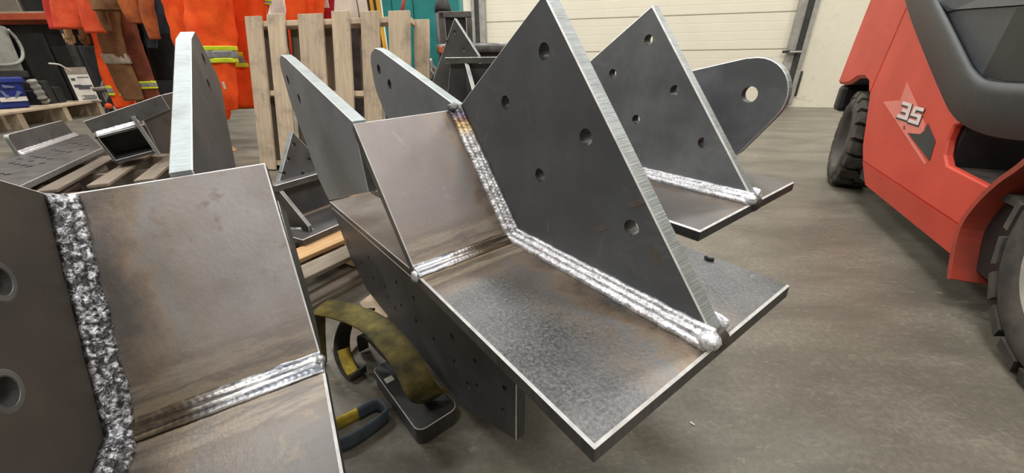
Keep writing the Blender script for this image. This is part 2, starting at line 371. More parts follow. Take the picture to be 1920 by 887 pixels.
# ------------------------------------------------------------------ object helpers
def link(name, me, parent=None, mats=None, smooth=False):
    o = bpy.data.objects.new(name, me); C.objects.link(o)
    if parent is not None: o.parent = parent
    for x in (mats or []): me.materials.append(x)
    if smooth:
        for p in me.polygons: p.use_smooth = True
    return o
def from_bm(name, bm, parent=None, mats=None, smooth=False, fix=True):
    if fix: bmesh.ops.recalc_face_normals(bm, faces=bm.faces)
    me = bpy.data.meshes.new(name); bm.to_mesh(me); bm.free()
    return link(name, me, parent, mats, smooth)
def tag(o, label, cat, group=None, kind=None):
    if label: o['label'] = label
    if cat: o['category'] = cat
    if group: o['group'] = group
    if kind: o['kind'] = kind
    return o
def empty(name, label, cat, mw=None, loc=None, group=None):
    o = bpy.data.objects.new(name, None); C.objects.link(o)
    o.empty_display_size = 0.05
    if mw is not None: o.matrix_world = mw
    elif loc is not None: o.location = loc
    tag(o, label, cat, group)
    return o
def frame(o, ex, ey, ez):
    return Matrix(((ex[0], ey[0], ez[0], o[0]), (ex[1], ey[1], ez[1], o[1]), (ex[2], ey[2], ez[2], o[2]), (0, 0, 0, 1)))
def yawf(o, yaw):
    return Matrix.Translation(V(o)) @ Matrix.Rotation(yaw, 4, 'Z')
def area(p): return 0.5 * sum(p[i][0] * p[(i + 1) % len(p)][1] - p[(i + 1) % len(p)][0] * p[i][1] for i in range(len(p)))
def inset(p, c):
    n = len(p); out = []
    for i in range(n):
        a, b_, d = V(p[i - 1]), V(p[i]), V(p[(i + 1) % n])
        e1 = (b_ - a).normalized(); e2 = (d - b_).normalized()
        n1 = V((-e1.y, e1.x)); n2 = V((-e2.y, e2.x))
        k = 1 + n1.dot(n2)
        out.append(b_ + (n1 + n2) * (c / max(k, 0.3)))
    return out
def rounded(pts, rad, seg=8):
    """round the corners of a polygon; rad is one radius or a list"""
    n = len(pts); out = []
    for i in range(n):
        r = rad[i] if isinstance(rad, (list, tuple)) else rad
        a, b_, d = V(pts[i - 1]), V(pts[i]), V(pts[(i + 1) % n])
        if r <= 0: out.append(tuple(b_)); continue
        e1 = (a - b_); e2 = (d - b_)
        l1, l2 = e1.length, e2.length
        e1.normalize(); e2.normalize()
        half = math.acos(max(-1, min(1, e1.dot(e2)))) / 2
        t = min(r / math.tan(half), l1 * 0.49, l2 * 0.49); r = t * math.tan(half)
        cen = b_ + (e1 + e2).normalized() * (r / math.sin(half))
        s, e = b_ + e1 * t - cen, b_ + e2 * t - cen
        a0, a1 = math.atan2(s.y, s.x), math.atan2(e.y, e.x)
        da = (a1 - a0 + PI) % (2 * PI) - PI
        for k in range(seg + 1):
            an = a0 + da * k / seg
            out.append((cen.x + r * math.cos(an), cen.y + r * math.sin(an)))
    return out
def plate(name, mats, fr, outline, T, holes=(), ch=0.0015, parent=None, hseg=20):
    """a cut plate. fr=(origin, ea, eb): outline lies in the a-b plane, front faces ea x eb, body goes T behind.
    material slots: 0 front, 1 back, 2 cut edge, 3 ground corner line"""
    o, ea, eb = V(fr[0]), V(fr[1]).normalized(), V(fr[2]).normalized()
    en = ea.cross(eb)
    pts = [tuple(p[:2]) for p in outline]
    if area(pts) < 0: pts = pts[::-1]
    P3 = lambda p, d: o + ea * p[0] + eb * p[1] - en * d
    bm = bmesh.new()
    ins = inset(pts, ch) if ch else pts
    f0 = [bm.verts.new(P3(p, 0)) for p in ins]
    f1 = [bm.verts.new(P3(p, ch)) for p in pts] if ch else f0
    k1 = [bm.verts.new(P3(p, T - ch)) for p in pts]
    k0 = [bm.verts.new(P3(p, T)) for p in ins] if ch else k1
    n = len(pts)
    def ring(a, b_, mi):
        for i in range(len(a)):
            f = bm.faces.new((a[i], b_[i], b_[(i + 1) % len(a)], a[(i + 1) % len(a)])); f.material_index = mi
    if ch: ring(f0, f1, 3); ring(k1, k0, 3)
    ring(f1, k1, 2)
    loops_f, loops_b = [f0], [k0]
    for (hx, hy, hr) in holes:
        c0 = [bm.verts.new(P3((hx + hr * math.cos(2 * PI * k / hseg), hy + hr * math.sin(2 * PI * k / hseg)), 0)) for k in range(hseg)]
        c1 = [bm.verts.new(P3((hx + hr * math.cos(2 * PI * k / hseg), hy + hr * math.sin(2 * PI * k / hseg)), T)) for k in range(hseg)]
        ring(c1, c0, 4)
        loops_f.append(c0); loops_b.append(c1)
    for loops, mi in ((loops_f, 0), (loops_b, 1)):
        ed = []
        for lp in loops:
            for i in range(len(lp)):
                a, b_ = lp[i], lp[(i + 1) % len(lp)]
                e = bm.edges.get((a, b_)) or bm.edges.new((a, b_)); ed.append(e)
        r = bmesh.ops.triangle_fill(bm, edges=ed, use_beauty=True)
        for g in r['geom']:
            if isinstance(g, bmesh.types.BMFace): g.material_index = mi
    return from_bm(name, bm, parent, list(mats) + ([M['hole']] if holes else []))
def bm_box(bm, mn, mx, bev=0.0, seg=1, mat=0, mtx=None):
    r = bmesh.ops.create_cube(bm, size=1.0)
    vs = r['verts']
    for v in vs: v.co = V(((mn[i] + mx[i]) / 2 + v.co[i] * (mx[i] - mn[i]) for i in range(3)))
    fs = list({f for v in vs for f in v.link_faces})
    for f in fs: f.material_index = mat
    if bev:
        es = list({e for v in vs for e in v.link_edges})
        rr = bmesh.ops.bevel(bm, geom=es, offset=bev, segments=seg, affect='EDGES', profile=0.5, material=mat)
        vs = list({v for f in rr['faces'] for v in f.verts} | {v for v in vs if v.is_valid})
    if mtx is not None:
        for v in vs: v.co = mtx @ v.co
    return vs
def box(name, mn, mx, mat, parent=None, bev=0.0, seg=1, mtx=None):
    bm = bmesh.new(); bm_box(bm, mn, mx, bev, seg, 0, mtx)
    return from_bm(name, bm, parent, [mat])
def bm_tube(bm, pts, r, n=10, cap=True, mat=0):
    pts = [V(p) for p in pts]; rings = []
    up = V((0, 0, 1))
    for i, p in enumerate(pts):
        d = (pts[min(i + 1, len(pts) - 1)] - pts[max(i - 1, 0)]).normalized()
        a = up if abs(d.dot(up)) < 0.95 else V((1, 0, 0))
        x = d.cross(a).normalized(); y = d.cross(x)
        rr = r[i] if isinstance(r, (list, tuple)) else r
        rings.append([bm.verts.new(p + x * (rr * math.cos(2 * PI * k / n)) + y * (rr * math.sin(2 * PI * k / n))) for k in range(n)])
    for a, b_ in zip(rings, rings[1:]):
        for k in range(n):
            bm.faces.new((a[k], a[(k + 1) % n], b_[(k + 1) % n], b_[k])).material_index = mat
    if cap:
        bm.faces.new(rings[0][::-1]).material_index = mat; bm.faces.new(rings[-1]).material_index = mat
def tube(name, pts, r, mat, parent=None, n=10):
    bm = bmesh.new(); bm_tube(bm, pts, r, n)
    return from_bm(name, bm, parent, [mat], True)
def smooth_path(ctrl, k=10):
    """Catmull-Rom through control points"""
    P = [V(c) for c in ctrl]; out = []
    for i in range(len(P) - 1):
        p0, p1, p2, p3 = P[max(i - 1, 0)], P[i], P[i + 1], P[min(i + 2, len(P) - 1)]
        for j in range(k):
            t = j / k
            out.append(0.5 * ((2 * p1) + (p2 - p0) * t + (2 * p0 - 5 * p1 + 4 * p2 - p3) * t * t + (3 * p1 - p0 - 3 * p2 + p3) * t ** 3))
    out.append(P[-1])
    return out

def weld(name, mat, path, leg, parent, ridges=3, ns=15, step=0.0022, rough=0.0012, seed=0, bulge=0.03, ridge=0.17):
    """path: list of (corner point, direction along plate A, direction along plate B); a rippled multi-pass bead"""
    pts = []
    for (c0, a0, b0), (c1, a1, b1) in zip(path, path[1:]):
        c0, c1 = V(c0), V(c1); L = (c1 - c0).length; n = max(2, int(L / step))
        for i in range(n):
            t = i / n
            pts.append((c0.lerp(c1, t), V(a0).lerp(V(a1), t), V(b0).lerp(V(b1), t)))
    pts.append((V(path[-1][0]), V(path[-1][1]), V(path[-1][2])))
    bm = bmesh.new(); rows = []
    dist = 0.0; prev = pts[0][0]
    for i, (c, a, b_) in enumerate(pts):
        dist += (c - prev).length; prev = c
        endf = min(1.0, (i + 1) / 5, (len(pts) - i) / 5) ** 0.5
        row = []
        for j in range(ns):
            s = j / (ns - 1)
            wob = mnoise.noise(V((dist * 90, s * 3, seed)))
            lg = leg * (1 + 0.10 * mnoise.noise(V((dist * 40, 5.1 + s, seed))))
            p = c + a * (lg * (1 - s)) + b_ * (lg * s)
            outw = (a + b_); outw = outw.normalized() if outw.length > 1e-6 else b_
            h = bulge * leg * math.sin(PI * s) + ridge * leg * abs(math.sin(PI * s * ridges)) ** 0.7
            ph = dist - 0.35 * leg * abs(math.sin(PI * s * ridges))
            h += rough * (0.7 * math.sin(ph * 2 * PI / 0.0075) + 1.3 * wob)
            row.append(bm.verts.new(p + outw * (h * endf + (0.0004 if j in (0, ns - 1) else 0.0004))))
        row.append(bm.verts.new(c))
        rows.append(row)
    for r_, q in zip(rows, rows[1:]):
        for j in range(ns): bm.faces.new((r_[j], r_[j + 1], q[j + 1], q[j]))
    for r_ in (rows[0], rows[-1]): bm.faces.new(r_)
    return from_bm(name, bm, parent, [mat], True)
def blob(name, mat, c, r, parent, sq=(1, 1, 1), seed=0, amp=0.2):
    bm = bmesh.new(); bmesh.ops.create_icosphere(bm, subdivisions=3, radius=1)
    for v in bm.verts:
        k = 1 + amp * mnoise.noise(v.co * 2.2 + V((seed, 0, 0)))
        v.co = V(c) + V((v.co.x * sq[0], v.co.y * sq[1], v.co.z * sq[2])) * (r * k)
    return from_bm(name, bm, parent, [mat], True)

# ------------------------------------------------------------------ the setting
def struct(name, bm, mat):
    o = from_bm(name, bm, None, [mat]); o['kind'] = 'structure'; return o
bm = bmesh.new()
RM = frame(RO0, RX, RN, (0, 0, 1))
bm_box(bm, (-17.2, -17.2, -0.1), (5.2, 0.2, 0.0), mtx=RM); struct('floor', bm, M['concrete'])
bm = bmesh.new(); bm_box(bm, (-17.2, -17.2, 5.6), (5.2, 0.2, 5.7), mtx=RM); struct('ceiling', bm, M['white'])
DOOR_L, DOOR_R, DOOR_H = -5.66, -0.26, 3.6
bm = bmesh.new()
bm_box(bm, (-17.2, 0, 0), (DOOR_L - 0.02, 0.2, 5.6), mtx=RM)
bm_box(bm, (DOOR_R + 0.02, 0, 0), (5.2, 0.2, 5.6), mtx=RM)
bm_box(bm, (DOOR_L - 0.02, 0, DOOR_H), (DOOR_R + 0.02, 0.2, 5.6), mtx=RM)
struct('wall_back', bm, M['cream'])
bm = bmesh.new(); bm_box(bm, (-17.2, -17.0, 0), (-17.0, 0, 5.6), mtx=RM); struct('wall_left', bm, M['cream'])
bm = bmesh.new(); bm_box(bm, (5.0, -17.0, 0), (5.2, 0, 5.6), mtx=RM); struct('wall_right', bm, M['cream'])
bm = bmesh.new(); bm_box(bm, (-17.2, -17.2, 0), (5.2, -17.0, 5.6), mtx=RM); struct('wall_front', bm, M['cream'])

# overhead door of ribbed sections
door = bpy.data.objects.new('door_1', None); C.objects.link(door); door['kind'] = 'structure'; door.matrix_world = RM
bm = bmesh.new(); bm_box(bm, (DOOR_L - 0.02, 0.12, 0), (DOOR_R + 0.02, 0.16, DOOR_H)); from_bm('backing_sheet', bm, door, [M['doorcream']])
z = 0.012
for hsec in (0.36, 0.55, 0.55, 0.55, 0.55, 0.55, 0.47):
    bm = bmesh.new()
    k = max(1, round(hsec / 0.138)); st = hsec / k
    prof = []
    for q in range(k):
        z0 = z + q * st; z1 = z0 + st
        d0 = 0.012 if q == 0 else 0.002
        prof += [(d0, z0), (0.0, z0 + 0.012), (0.0, z1 - 0.006)]
    prof.append((0.012, z + hsec - 0.004))
    rows = [[bm.verts.new((x, 0.055 + d, zz)) for d, zz in prof] for x in (DOOR_L, DOOR_R)]
    for i in range(len(prof) - 1): bm.faces.new((rows[0][i], rows[1][i], rows[1][i + 1], rows[0][i + 1]))
    bk = [[bm.verts.new((x, 0.11, zz)) for zz in (z, z + hsec - 0.004)] for x in (DOOR_L, DOOR_R)]
    bm.faces.new((bk[0][0], bk[1][0], bk[1][1], bk[0][1]))
    bm.faces.new((rows[0][0], rows[1][0], bk[1][0], bk[0][0])); bm.faces.new((rows[0][-1], rows[1][-1], bk[1][1], bk[0][1]))
    from_bm('door_section', bm, door, [M['doorcream']])
    z += hsec + 0.002
for side, x0, sg in (('right', DOOR_R, 1), ('left', DOOR_L, -1)):
    bm = bmesh.new(); bm_box(bm, (min(x0 - sg * 0.04, x0 + sg * 0.08), -0.012, 0), (max(x0 - sg * 0.04, x0 + sg * 0.08), 0.05, DOOR_H)); from_bm('jamb', bm, door, [M['trackgrey']])
    bm = bmesh.new(); bm_box(bm, (min(x0 + sg * 0.085, x0 + sg * 0.155), -0.035, 0.0), (max(x0 + sg * 0.085, x0 + sg * 0.155), -0.001, DOOR_H)); from_bm('guide_track', bm, door, [M['darkgrey']])
    bm = bmesh.new(); bm_box(bm, (min(x0 + sg * 0.16, x0 + sg * 0.23), -0.05, 0.05), (max(x0 + sg * 0.16, x0 + sg * 0.23), -0.001, DOOR_H)); from_bm('track_angle', bm, door, [M['trackgrey']])
    bm = bmesh.new(); bm_box(bm, (x0 - 0.12 * (1 if sg > 0 else -0.3), -0.05, 0.86), (x0 + 0.12 * (1 if sg > 0 else 0.3), -0.036, 0.90)); from_bm('roller_bracket', bm, door, [M['darkgrey']])
    bm = bmesh.new(); bm_tube(bm, [(x0 - 0.02 * sg, -0.07, 0.875), (x0 + 0.15 * sg, -0.07, 0.875)], 0.018, 8); from_bm('roller', bm, door, [M['trackgrey']])
bm = bmesh.new(); bm_box(bm, (DOOR_R + 0.235, -0.03, 0.18), (DOOR_R + 0.275, -0.001, 0.58)); from_bm('jamb_angle', bm, door, [M['darkgrey']])

# hall's ceiling lamps, out of view; left ones added, rear row strengthened as fill
for i, (a, b_, pw) in enumerate(LAMPS):
    p = room(a, b_, 5.6)
    t = empty('ceiling_lamp', '%s unseen white strip lamp of the %s row under the workshop ceiling' % (['first', 'second', 'third', 'fourth'][i % 4], ['door-side', 'middle', 'rear'][i // 4]), 'lamp', yawf(p, -math.radians(15)), group='ceiling strip lamps')
    box('housing', (-0.75, -0.2, -0.10), (0.75, 0.2, 0.0), M['white'], t)
    box('diffuser', (-0.72, -0.17, -0.12), (0.72, 0.17, -0.10), M['lamp'], t)
    ld = bpy.data.lights.new('strip_light', 'AREA'); ld.shape = 'RECTANGLE'; ld.size = 1.4; ld.size_y = 0.34; ld.energy = LAMP_E * pw; ld.color = (1.0, 0.975, 0.94)
    lo = bpy.data.objects.new('strip_light', ld); C.objects.link(lo); lo.parent = t; lo.location = (0, 0, -0.125)

# ------------------------------------------------------------------ the three big welded brackets
T = 0.025
BE = math.radians(128.95)
LL, WL, WR, LU = 0.406, 0.2145, 0.2056, 0.2976
UX, UZ = math.cos(BE), math.sin(BE)
NB = V((UZ, 0, -UX))                     # front normal of the upper plate
HOLES = [(0.092, 0.331, 0.0122), (-0.012, 0.254, 0.0122), (0.179, 0.220, 0.0122), (0.077, 0.143, 0.0122), (0.268, 0.110, 0.0122)]
X3, Y3, Z3 = V((1, 0, 0)), V((0, 1, 0)), V((0, 0, 1))
def bracket(label, R, t, mats, wl=WL, wr=WR, lu=LU, ll=LL, gl=LL, wleg=0.022, holes=HOLES):
    mw = Matrix(((R[0][0], R[0][1], R[0][2], t[0]), (R[1][0], R[1][1], R[1][2], t[1]), (R[2][0], R[2][1], R[2][2], t[2]), (0, 0, 0, 1)))
    root = empty('welded_bracket', label, 'bracket', mw)
    g, up_, lo_ = mats['gusset'], mats['upper'], mats['lower']
    E, B = M['edge'], M['bright']
    ut = (UX * lu, UZ * lu)
    plate('gusset_plate', [g, g, mats.get('gedge', E), B], ((0, 0, 0), X3, Z3), [ut, (0, 0), (gl, 0), (0.093, 0.403)], T, holes, mats.get('gch', 0.0018), root)
    plate('lower_plate', [lo_, lo_, M['edge_dark'], B], ((0, 0, 0), X3, Y3), [(0.0, -wl), (ll, -wl), (ll, wr), (0.0, wr)], T, (), 0.003, root)
    plate('upper_plate', [up_, M['scale_grey'], M['edge_dark'], B], ((0, 0, 0), V((UX, 0, UZ)), -Y3), [(0.004, -wr), (lu, -wr), (lu, wl), (0.004, wl)], T, (), 0.0018, root)
    ex, ez = V((1, 0, 0)), V((0, 0, 1))
    ub = V((UX, 0, UZ))
    mid = (NB + Z3); mid = mid * (1.0 / (1 + NB.dot(Z3)))
    for sgn, y0, wm in ((-1, 0.0, mats['weld']), (1, T, mats['weldr'])):
        a = V((0, sgn, 0)); e = y0 + sgn * 0.0003
        pth = [(ub * (lu - 0.004) + V((0, e, 0)), a, NB), (ub * 0.03 + V((0, e, 0)), a, NB), (V((0, e, 0)), a, mid), (V((0.03, e, 0)), a, Z3), (V((ll - 0.004, e, 0)), a, Z3)]
        weld('weld_bead', wm, pth, wleg, root, 3, 15, seed=sgn * 3 + t[0] * 10)
        ya, yb = (-wl, -0.004) if sgn < 0 else (T + 0.004, wr)
        weld('seam_weld', mats['seam'], [((0, ya, 0), ub, ex), ((0, yb, 0), ub, ex)], 0.0165, root, 2, 13, rough=0.0004, seed=5 + sgn, bulge=-0.03, ridge=0.1)
    return root

RA = ((0.5879, 0.8079, -0.0403), (-0.8088, 0.5878, -0.0173), (0.0097, 0.0428, 0.999)); tA = (0.0087, 0.6948, 0.4977)
RC = ((0.5872, 0.8085, -0.0378), (-0.8094, 0.5868, -0.0232), (0.0035, 0.0442, 0.999)); tC = (0.2932, 1.1199, 0.5274)
RNb = ((0.4878, 0.873, 0.0024), (-0.8677, 0.4851, -0.1083), (-0.0957, 0.0507, 0.9941)); tN = (-0.4568, 0.2777, 0.4457)

XR = [M['gusset_far'], M['gusset_far'], M['edge'], M['bright']]
XP = [M['cheek'], M['cheek'], M['edge_pale'], M['bright']]
XW = [M['web'], M['web'], M['edge_dark'], M['bright']]
# centre bracket: twin cheeks behind, drilled web below
A = bracket('big charcoal steel bracket in the centre with a tall drilled fin and bright V-shaped weld', RA, tA,
            dict(gusset=M['gusset'], upper=M['upper'], lower=M['lower'], weld=M['weld'], weldr=M['weld2'], seam=M['weld_seam']))
cheek = rounded([(-0.190, 0.2345), (-0.736, 0.349), (-0.800, 0.358), (-0.88, 0.345), (-0.885, 0.22), (-0.80, 0.109), (-0.756, 0.003), (-0.668, -0.046), (-0.190, 0.10)], [0, 0.03, 0.05, 0.06, 0.08, 0.1, 0.1, 0.01, 0], 7)
plate('cheek_plate', XP, ((0, -WL, 0), X3, Z3), cheek, T, [(-0.804, 0.291, 0.0145), (-0.698, 0.245, 0.0145)], 0.0014, A)
cheek2 = rounded([(-0.190, 0.2345), (-0.596, 0.3545), (-0.64, 0.362), (-0.70, 0.345), (-0.706, 0.25), (-0.66, 0.185), (-0.56, 0.06), (-0.45, -0.02), (-0.05, -0.02), (-0.06, 0.05)], [0, 0.03, 0.04, 0.05, 0.08, 0.1, 0.1, 0.01, 0, 0], 7)
plate('cheek_plate', XP, ((0, 0.002, 0), X3, Z3), cheek2, 0.022, [(-0.638, 0.306, 0.0135), (-0.572, 0.268, 0.0135)], 0.0014, A)
ER = V((0.81, 0, 0.061)).normalized(); YW = -0.165
def e_at(x): return V((-0.987, 0, -0.150)) + ER * ((x + 0.987) / ER.x)
plate('rear_plate', [M['rear'], M['rear'], M['edge_dark'], M['bright']], (e_at(-0.987), ER, Y3), [(0, YW), (1.19, YW), (1.19, 0.11), (-0.006, 0.11), (-0.002, 0.0)], 0.022, (), 0.0016, A)
Dh = [(-0.834, -0.263), (-0.816, -0.284), (-0.687, -0.295), (-0.56, -0.221), (-0.563, -0.298), (-0.442, -0.270), (-0.313, -0.193), (-0.44, -0.303), (-0.381, -0.311), (-0.315, -0.266), (-0.197, -0.18), (-0.211, -0.255), (-0.109, -0.245), (-0.005, -0.168), (-0.011, -0.239), (0.083, -0.168), (0.039, -0.261), (0.08, -0.232), (0.177, -0.156), (0.165, -0.218)]
plate('web_plate', XW, ((0, YW + 0.0005, 0), X3, Z3), [(-0.985, -0.1735), (-0.934, -0.227), (-0.869, -0.342), (-0.715, -0.415), (-0.416, -0.399), (-0.005, -0.361), (0.198, -0.256), (0.212, -0.0835)], 0.02, [(x, z_, 0.0085) for x, z_ in Dh], 0.0012, A, 12)
weld('weld_bead', M['weld_seam_near'], [(e_at(-0.975) + V((0, 0.002, 0)), -Y3, Z3), (e_at(-0.25) + V((0, 0.002, 0)), -Y3, Z3)], 0.012, A, 2, 9, 0.004, seed=9)
blob('weld_stop', M['weld'], (UX * LU + 0.006, -0.012, UZ * LU + 0.004), 0.013, A, (1, 1, 0.7), 2)
blob('weld_stop', M['weld2'], (LL - 0.006, -0.011, 0.010), 0.0135, A, (1, 1, 0.8), 3)
blob('weld_stop', M['weld2'], (0.0, -WL - 0.001, -0.005), 0.0095, A, (1, 0.8, 1.2), 4)
blob('weld_stop', M['gusset_brown'], (LL - 0.004, 0.012, -0.002), 0.015, A, (0.6, 1.2, 1.1), 5)

# brown scuffs rolled into the scale of the centre fin
bpy.context.view_layer.update(); ia = A.matrix_world.inverted(); na = V((RA[0][1], RA[1][1], RA[2][1]))
for pts in (((1176, 381), (1190, 375), (1206, 374), (1209, 381), (1196, 387), (1181, 391)), ((1114, 429), (1126, 422), (1141, 419), (1146, 427), (1133, 433), (1119, 436)), ((1215, 461), (1222, 457), (1229, 466), (1236, 482), (1241, 497), (1229, 499), (1221, 480))):
    lp_ = [ia @ gp(u, v, V(tA), na) for u, v in pts]
    o = plate('scuff_mark', [M['scuff']] * 4, ((0, -0.0003, 0), X3, Z3), [(p.x, p.z) for p in lp_], 0.0002, (), 0.0, A)
    o['label'] = 'small brown scuff'
# right bracket behind it with a rounded lug
Cb = bracket('charcoal bracket right of the centre one with a round-ended lug beside its fin', RC, tC,
             dict(gusset=M['gusset_far'], gch=0.003, upper=M['lower_far'], lower=M['lower_far'], weld=M['weld2'], weldr=M['weld2'], seam=M['weld_seam']))
lug = [(-0.10, 0.205), (0.112, 0.253), (0.235, 0.2795)]
cx_, cz_, lr = 0.2600, 0.1955, 0.0855
lug += [(cx_ + lr * math.cos(a), cz_ + lr * math.sin(a)) for a in [math.radians(100 - k * 11) for k in range(13)]]
lug += [(0.265, 0.048), (0.215, 0.0), (0.0, 0.0)]
plate('lug_plate', XR, ((0, WR - 0.004, 0), X3, Z3), lug, 0.022, [(cx_, cz_, 0.0195)], 0.0018, Cb, 28)
plate('web_plate', XW, ((0, -WL + 0.003, 0), X3, Z3), [(-0.3, -0.06), (-0.2, -0.20), (0.05, -0.20), (0.20, -0.10), (0.22, -0.0255), (-0.02, -0.0255), (-0.03, -0.036)], 0.02, (), 0.0012, Cb)
er = V((-0.62, 0, -0.037)).normalized()
plate('rear_plate', [M['rear'], M['rear'], M['edge_dark'], M['bright']], ((-0.035, 0, -0.012), -Y3, er), [(WL, 0.0), (WL, 0.30), (-WR, 0.30), (-WR, 0.0)], 0.022, (), 0.0016, Cb)
blob('weld_stop', M['weld2'], (LL - 0.005, -0.010, 0.008), 0.013, Cb, (1, 1, 0.8), 6)
blob('weld_stop', M['gusset_brown'], (LL - 0.002, 0.012, -0.006), 0.015, Cb, (0.7, 1.3, 1.1), 7)

# near left bracket
Nb = bracket('brownish steel bracket filling the lower left corner, with a rough dark weld', RNb, tN,
             dict(gusset=M['gusset_brown'], upper=M['upper_near'], lower=M['lower_near'], weld=M['weld_dark'], weldr=M['weld_dark'], seam=M['weld_seam_near']), wl=0.2, wr=0.235, lu=0.2845, wleg=0.0195, holes=[(0.050, 0.139, 0.0125), (-0.025, 0.201, 0.0125), (0.16, 0.22, 0.0125), (0.09, 0.33, 0.0125)])
XPN = [M['gusset_brown'], M['gusset_brown'], M['edge_pale'], M['bright']]
XS = [M['scale_grey'], M['far_steel'], M['edge_pale'], M['bright']]
cheekN = rounded([(-0.182, 0.226), (-0.60, 0.355), (-0.69, 0.364), (-0.735, 0.318), (-0.80, 0.25), (-0.67, 0.193), (-0.42, 0.065), (-0.182, 0.06)], [0, 0.02, 0.03, 0.03, 0.05, 0.1, 0.05, 0], 6)
plate('cheek_plate', [M['far_steel'], M['far_steel'], M['edge_pale'], M['bright']], ((0, 0.13, 0), X3, Z3), [p for p in cheekN], T, [(-0.661, 0.312, 0.0125), (-0.593, 0.270, 0.0125)], 0.0014, Nb)
plate('rib_plate', [M['far_steel'], M['far_steel'], M['edge'], M['bright']], ((0, 0.2085, 0), X3, Z3), [(-0.03, 0.004), (-0.195, 0.158), (-0.27, 0.105), (-0.12, -0.02), (-0.03, -0.02)], T, (), 0.0014, Nb)
blob('weld_stop', M['weld_seam_near'], (-0.002, 0.2325, 0.002), 0.0085, Nb, (1, 0.8, 1.3), 8)
for hx, hz in ((0.050, 0.139), (-0.025, 0.201)):          # pale ground ring round each hole
    bm = bmesh.new(); n = 28; rg = []
    for r, h in ((0.0132, 0.0001), (0.0135, 0.0004), (0.0175, 0.0004), (0.019, 0.0001)):
        rg.append([bm.verts.new((hx + r * math.cos(2 * PI * k / n), T + h, hz + r * math.sin(2 * PI * k / n))) for k in range(n)])
    for a, b_ in zip(rg, rg[1:]):
        for k in range(n): bm.faces.new((a[k], a[(k + 1) % n], b_[(k + 1) % n], b_[k]))
    from_bm('ground_ring', bm, Nb, [M['tube']])['label'] = 'pale ground ring round a bolt hole'

# timber cribbing that carries the brackets (hidden below them)
def crib(label, corner, size, n, top, name='timber_crib'):
    x, y = corner; sx, sy = size
    t = empty(name, label, 'timber', loc=(x, y, 0))
    h = top / n
    for k in range(n):
        if k % 2 == 0:
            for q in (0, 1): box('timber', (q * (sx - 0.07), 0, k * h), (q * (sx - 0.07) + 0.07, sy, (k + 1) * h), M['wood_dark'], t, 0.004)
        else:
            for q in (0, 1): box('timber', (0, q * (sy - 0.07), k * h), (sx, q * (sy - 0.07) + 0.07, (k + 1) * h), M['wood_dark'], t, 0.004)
    return t
crib('dark timber crib under the centre bracket', (-0.17, 0.88), (0.17, 0.17), 4, 0.366)
crib('dark timber crib under the right bracket', (0.22, 1.12), (0.17, 0.17), 5, 0.482)
crib('dark timber crib under the near left bracket', (-0.60, 0.38), (0.17, 0.17), 4, 0.36)

# ------------------------------------------------------------------ far brackets on pallets
def wpt(o, *p): return [o.matrix_world.inverted() @ V(q) for q in p]
def holes_on(pxs, p, n, o, ea, eb, r):
    out = []
    for (u, v) in pxs:
        q = gp(u, v, p, n) - o; out.append((q.dot(ea), q.dot(eb), r))
    return out
# Q: gusseted bracket seen past the left cheek
a0, b0 = gz(516, 348, 0.36), gz(597, 325, 0.36)
eq = (b0 - a0).normalized(); nq = V((eq.y, -eq.x, 0))        # nq points to the viewer
Q = empty('welded_bracket', 'small dark bracket with a triangular drilled plate before the upright pallet', 'bracket', frame((a0.x, a0.y, 0.0), eq, -nq, Z3))
# local: x along the shelf, y away from viewer, z up
SH = 0.06
def ql(u, v, y): 
    P = gp(u, v, V((a0.x, a0.y, 0)) - nq * y, nq); q = P - V((a0.x, a0.y, 0)); return (q.dot(eq), q.z)
gq = [ql(518, 346, 0.05), ql(549, 247, 0.05), ql(579, 279, 0.05), ql(640, 345, 0.05), ql(640, 365, 0.05)]
gq[0] = (gq[0][0], 0.33); gq[-1] = (gq[-1][0], 0.2)
gq2 = [gq[1], gq[2], (0.42, gq[3][1] - 0.02), (0.42, 0.185), (0.02, 0.185), (gq[0][0], 0.33)]
hq = [ql(u, v, 0.05) + (0.0095,) for u, v in ((551, 271), (541, 299), (579, 299), (532, 325), (567, 326))]
plate('gusset_plate', [M['scale_grey'], M['scale_grey'], M['edge_pale'], M['bright']], ((0, 0.05, 0), X3, Z3), gq2, T, hq, 0.0014, Q, 14)
plate('shelf_plate', [M['scale_grey'], M['scale_grey'], M['tube'], M['bright']], ((0, 0, 0.36), X3, Y3), [(0, 0), (0.42, 0), (0.42, 0.049), (0, 0.049)], 0.026, (), 0.0016, Q)
rib = [ql(526, 358, 0.0), ql(588, 427, -0.0)]
plate('rib_plate', [M['web'], M['web'], M['tube'], M['bright']], ((0.012, 0, 0), V((0, -1, 0)), Z3), [(-0.045, 0.333), (-0.004, 0.333), (0.13, 0.197), (0.13, 0.172), (-0.045, 0.172)], 0.016, (), 0.0014, Q)
q1, q2 = gz(557, 452, 0.17), gz(640, 413, 0.17)
def tol(P): q = P - V((a0.x, a0.y, 0)); return (q.dot(eq), -q.dot(nq))
la, lb = tol(q1), tol(q2)
plate('base_plate', [M['far_steel'], M['web'], M['edge_dark'], M['bright']], ((0, 0, 0.17), X3, Y3), [(-0.05, la[1] - 0.01), (0.42, la[1] - 0.01), (0.42, 0.08), (-0.05, 0.08)], 0.027, (), 0.0016, Q)
weld('weld_bead', M['weld2'], [((-0.02, -0.01, 0.1702), -Y3, Z3), ((0.03, -0.12, 0.1702), X3, Z3)], 0.012, Q, 2, 9, 0.004, seed=4)

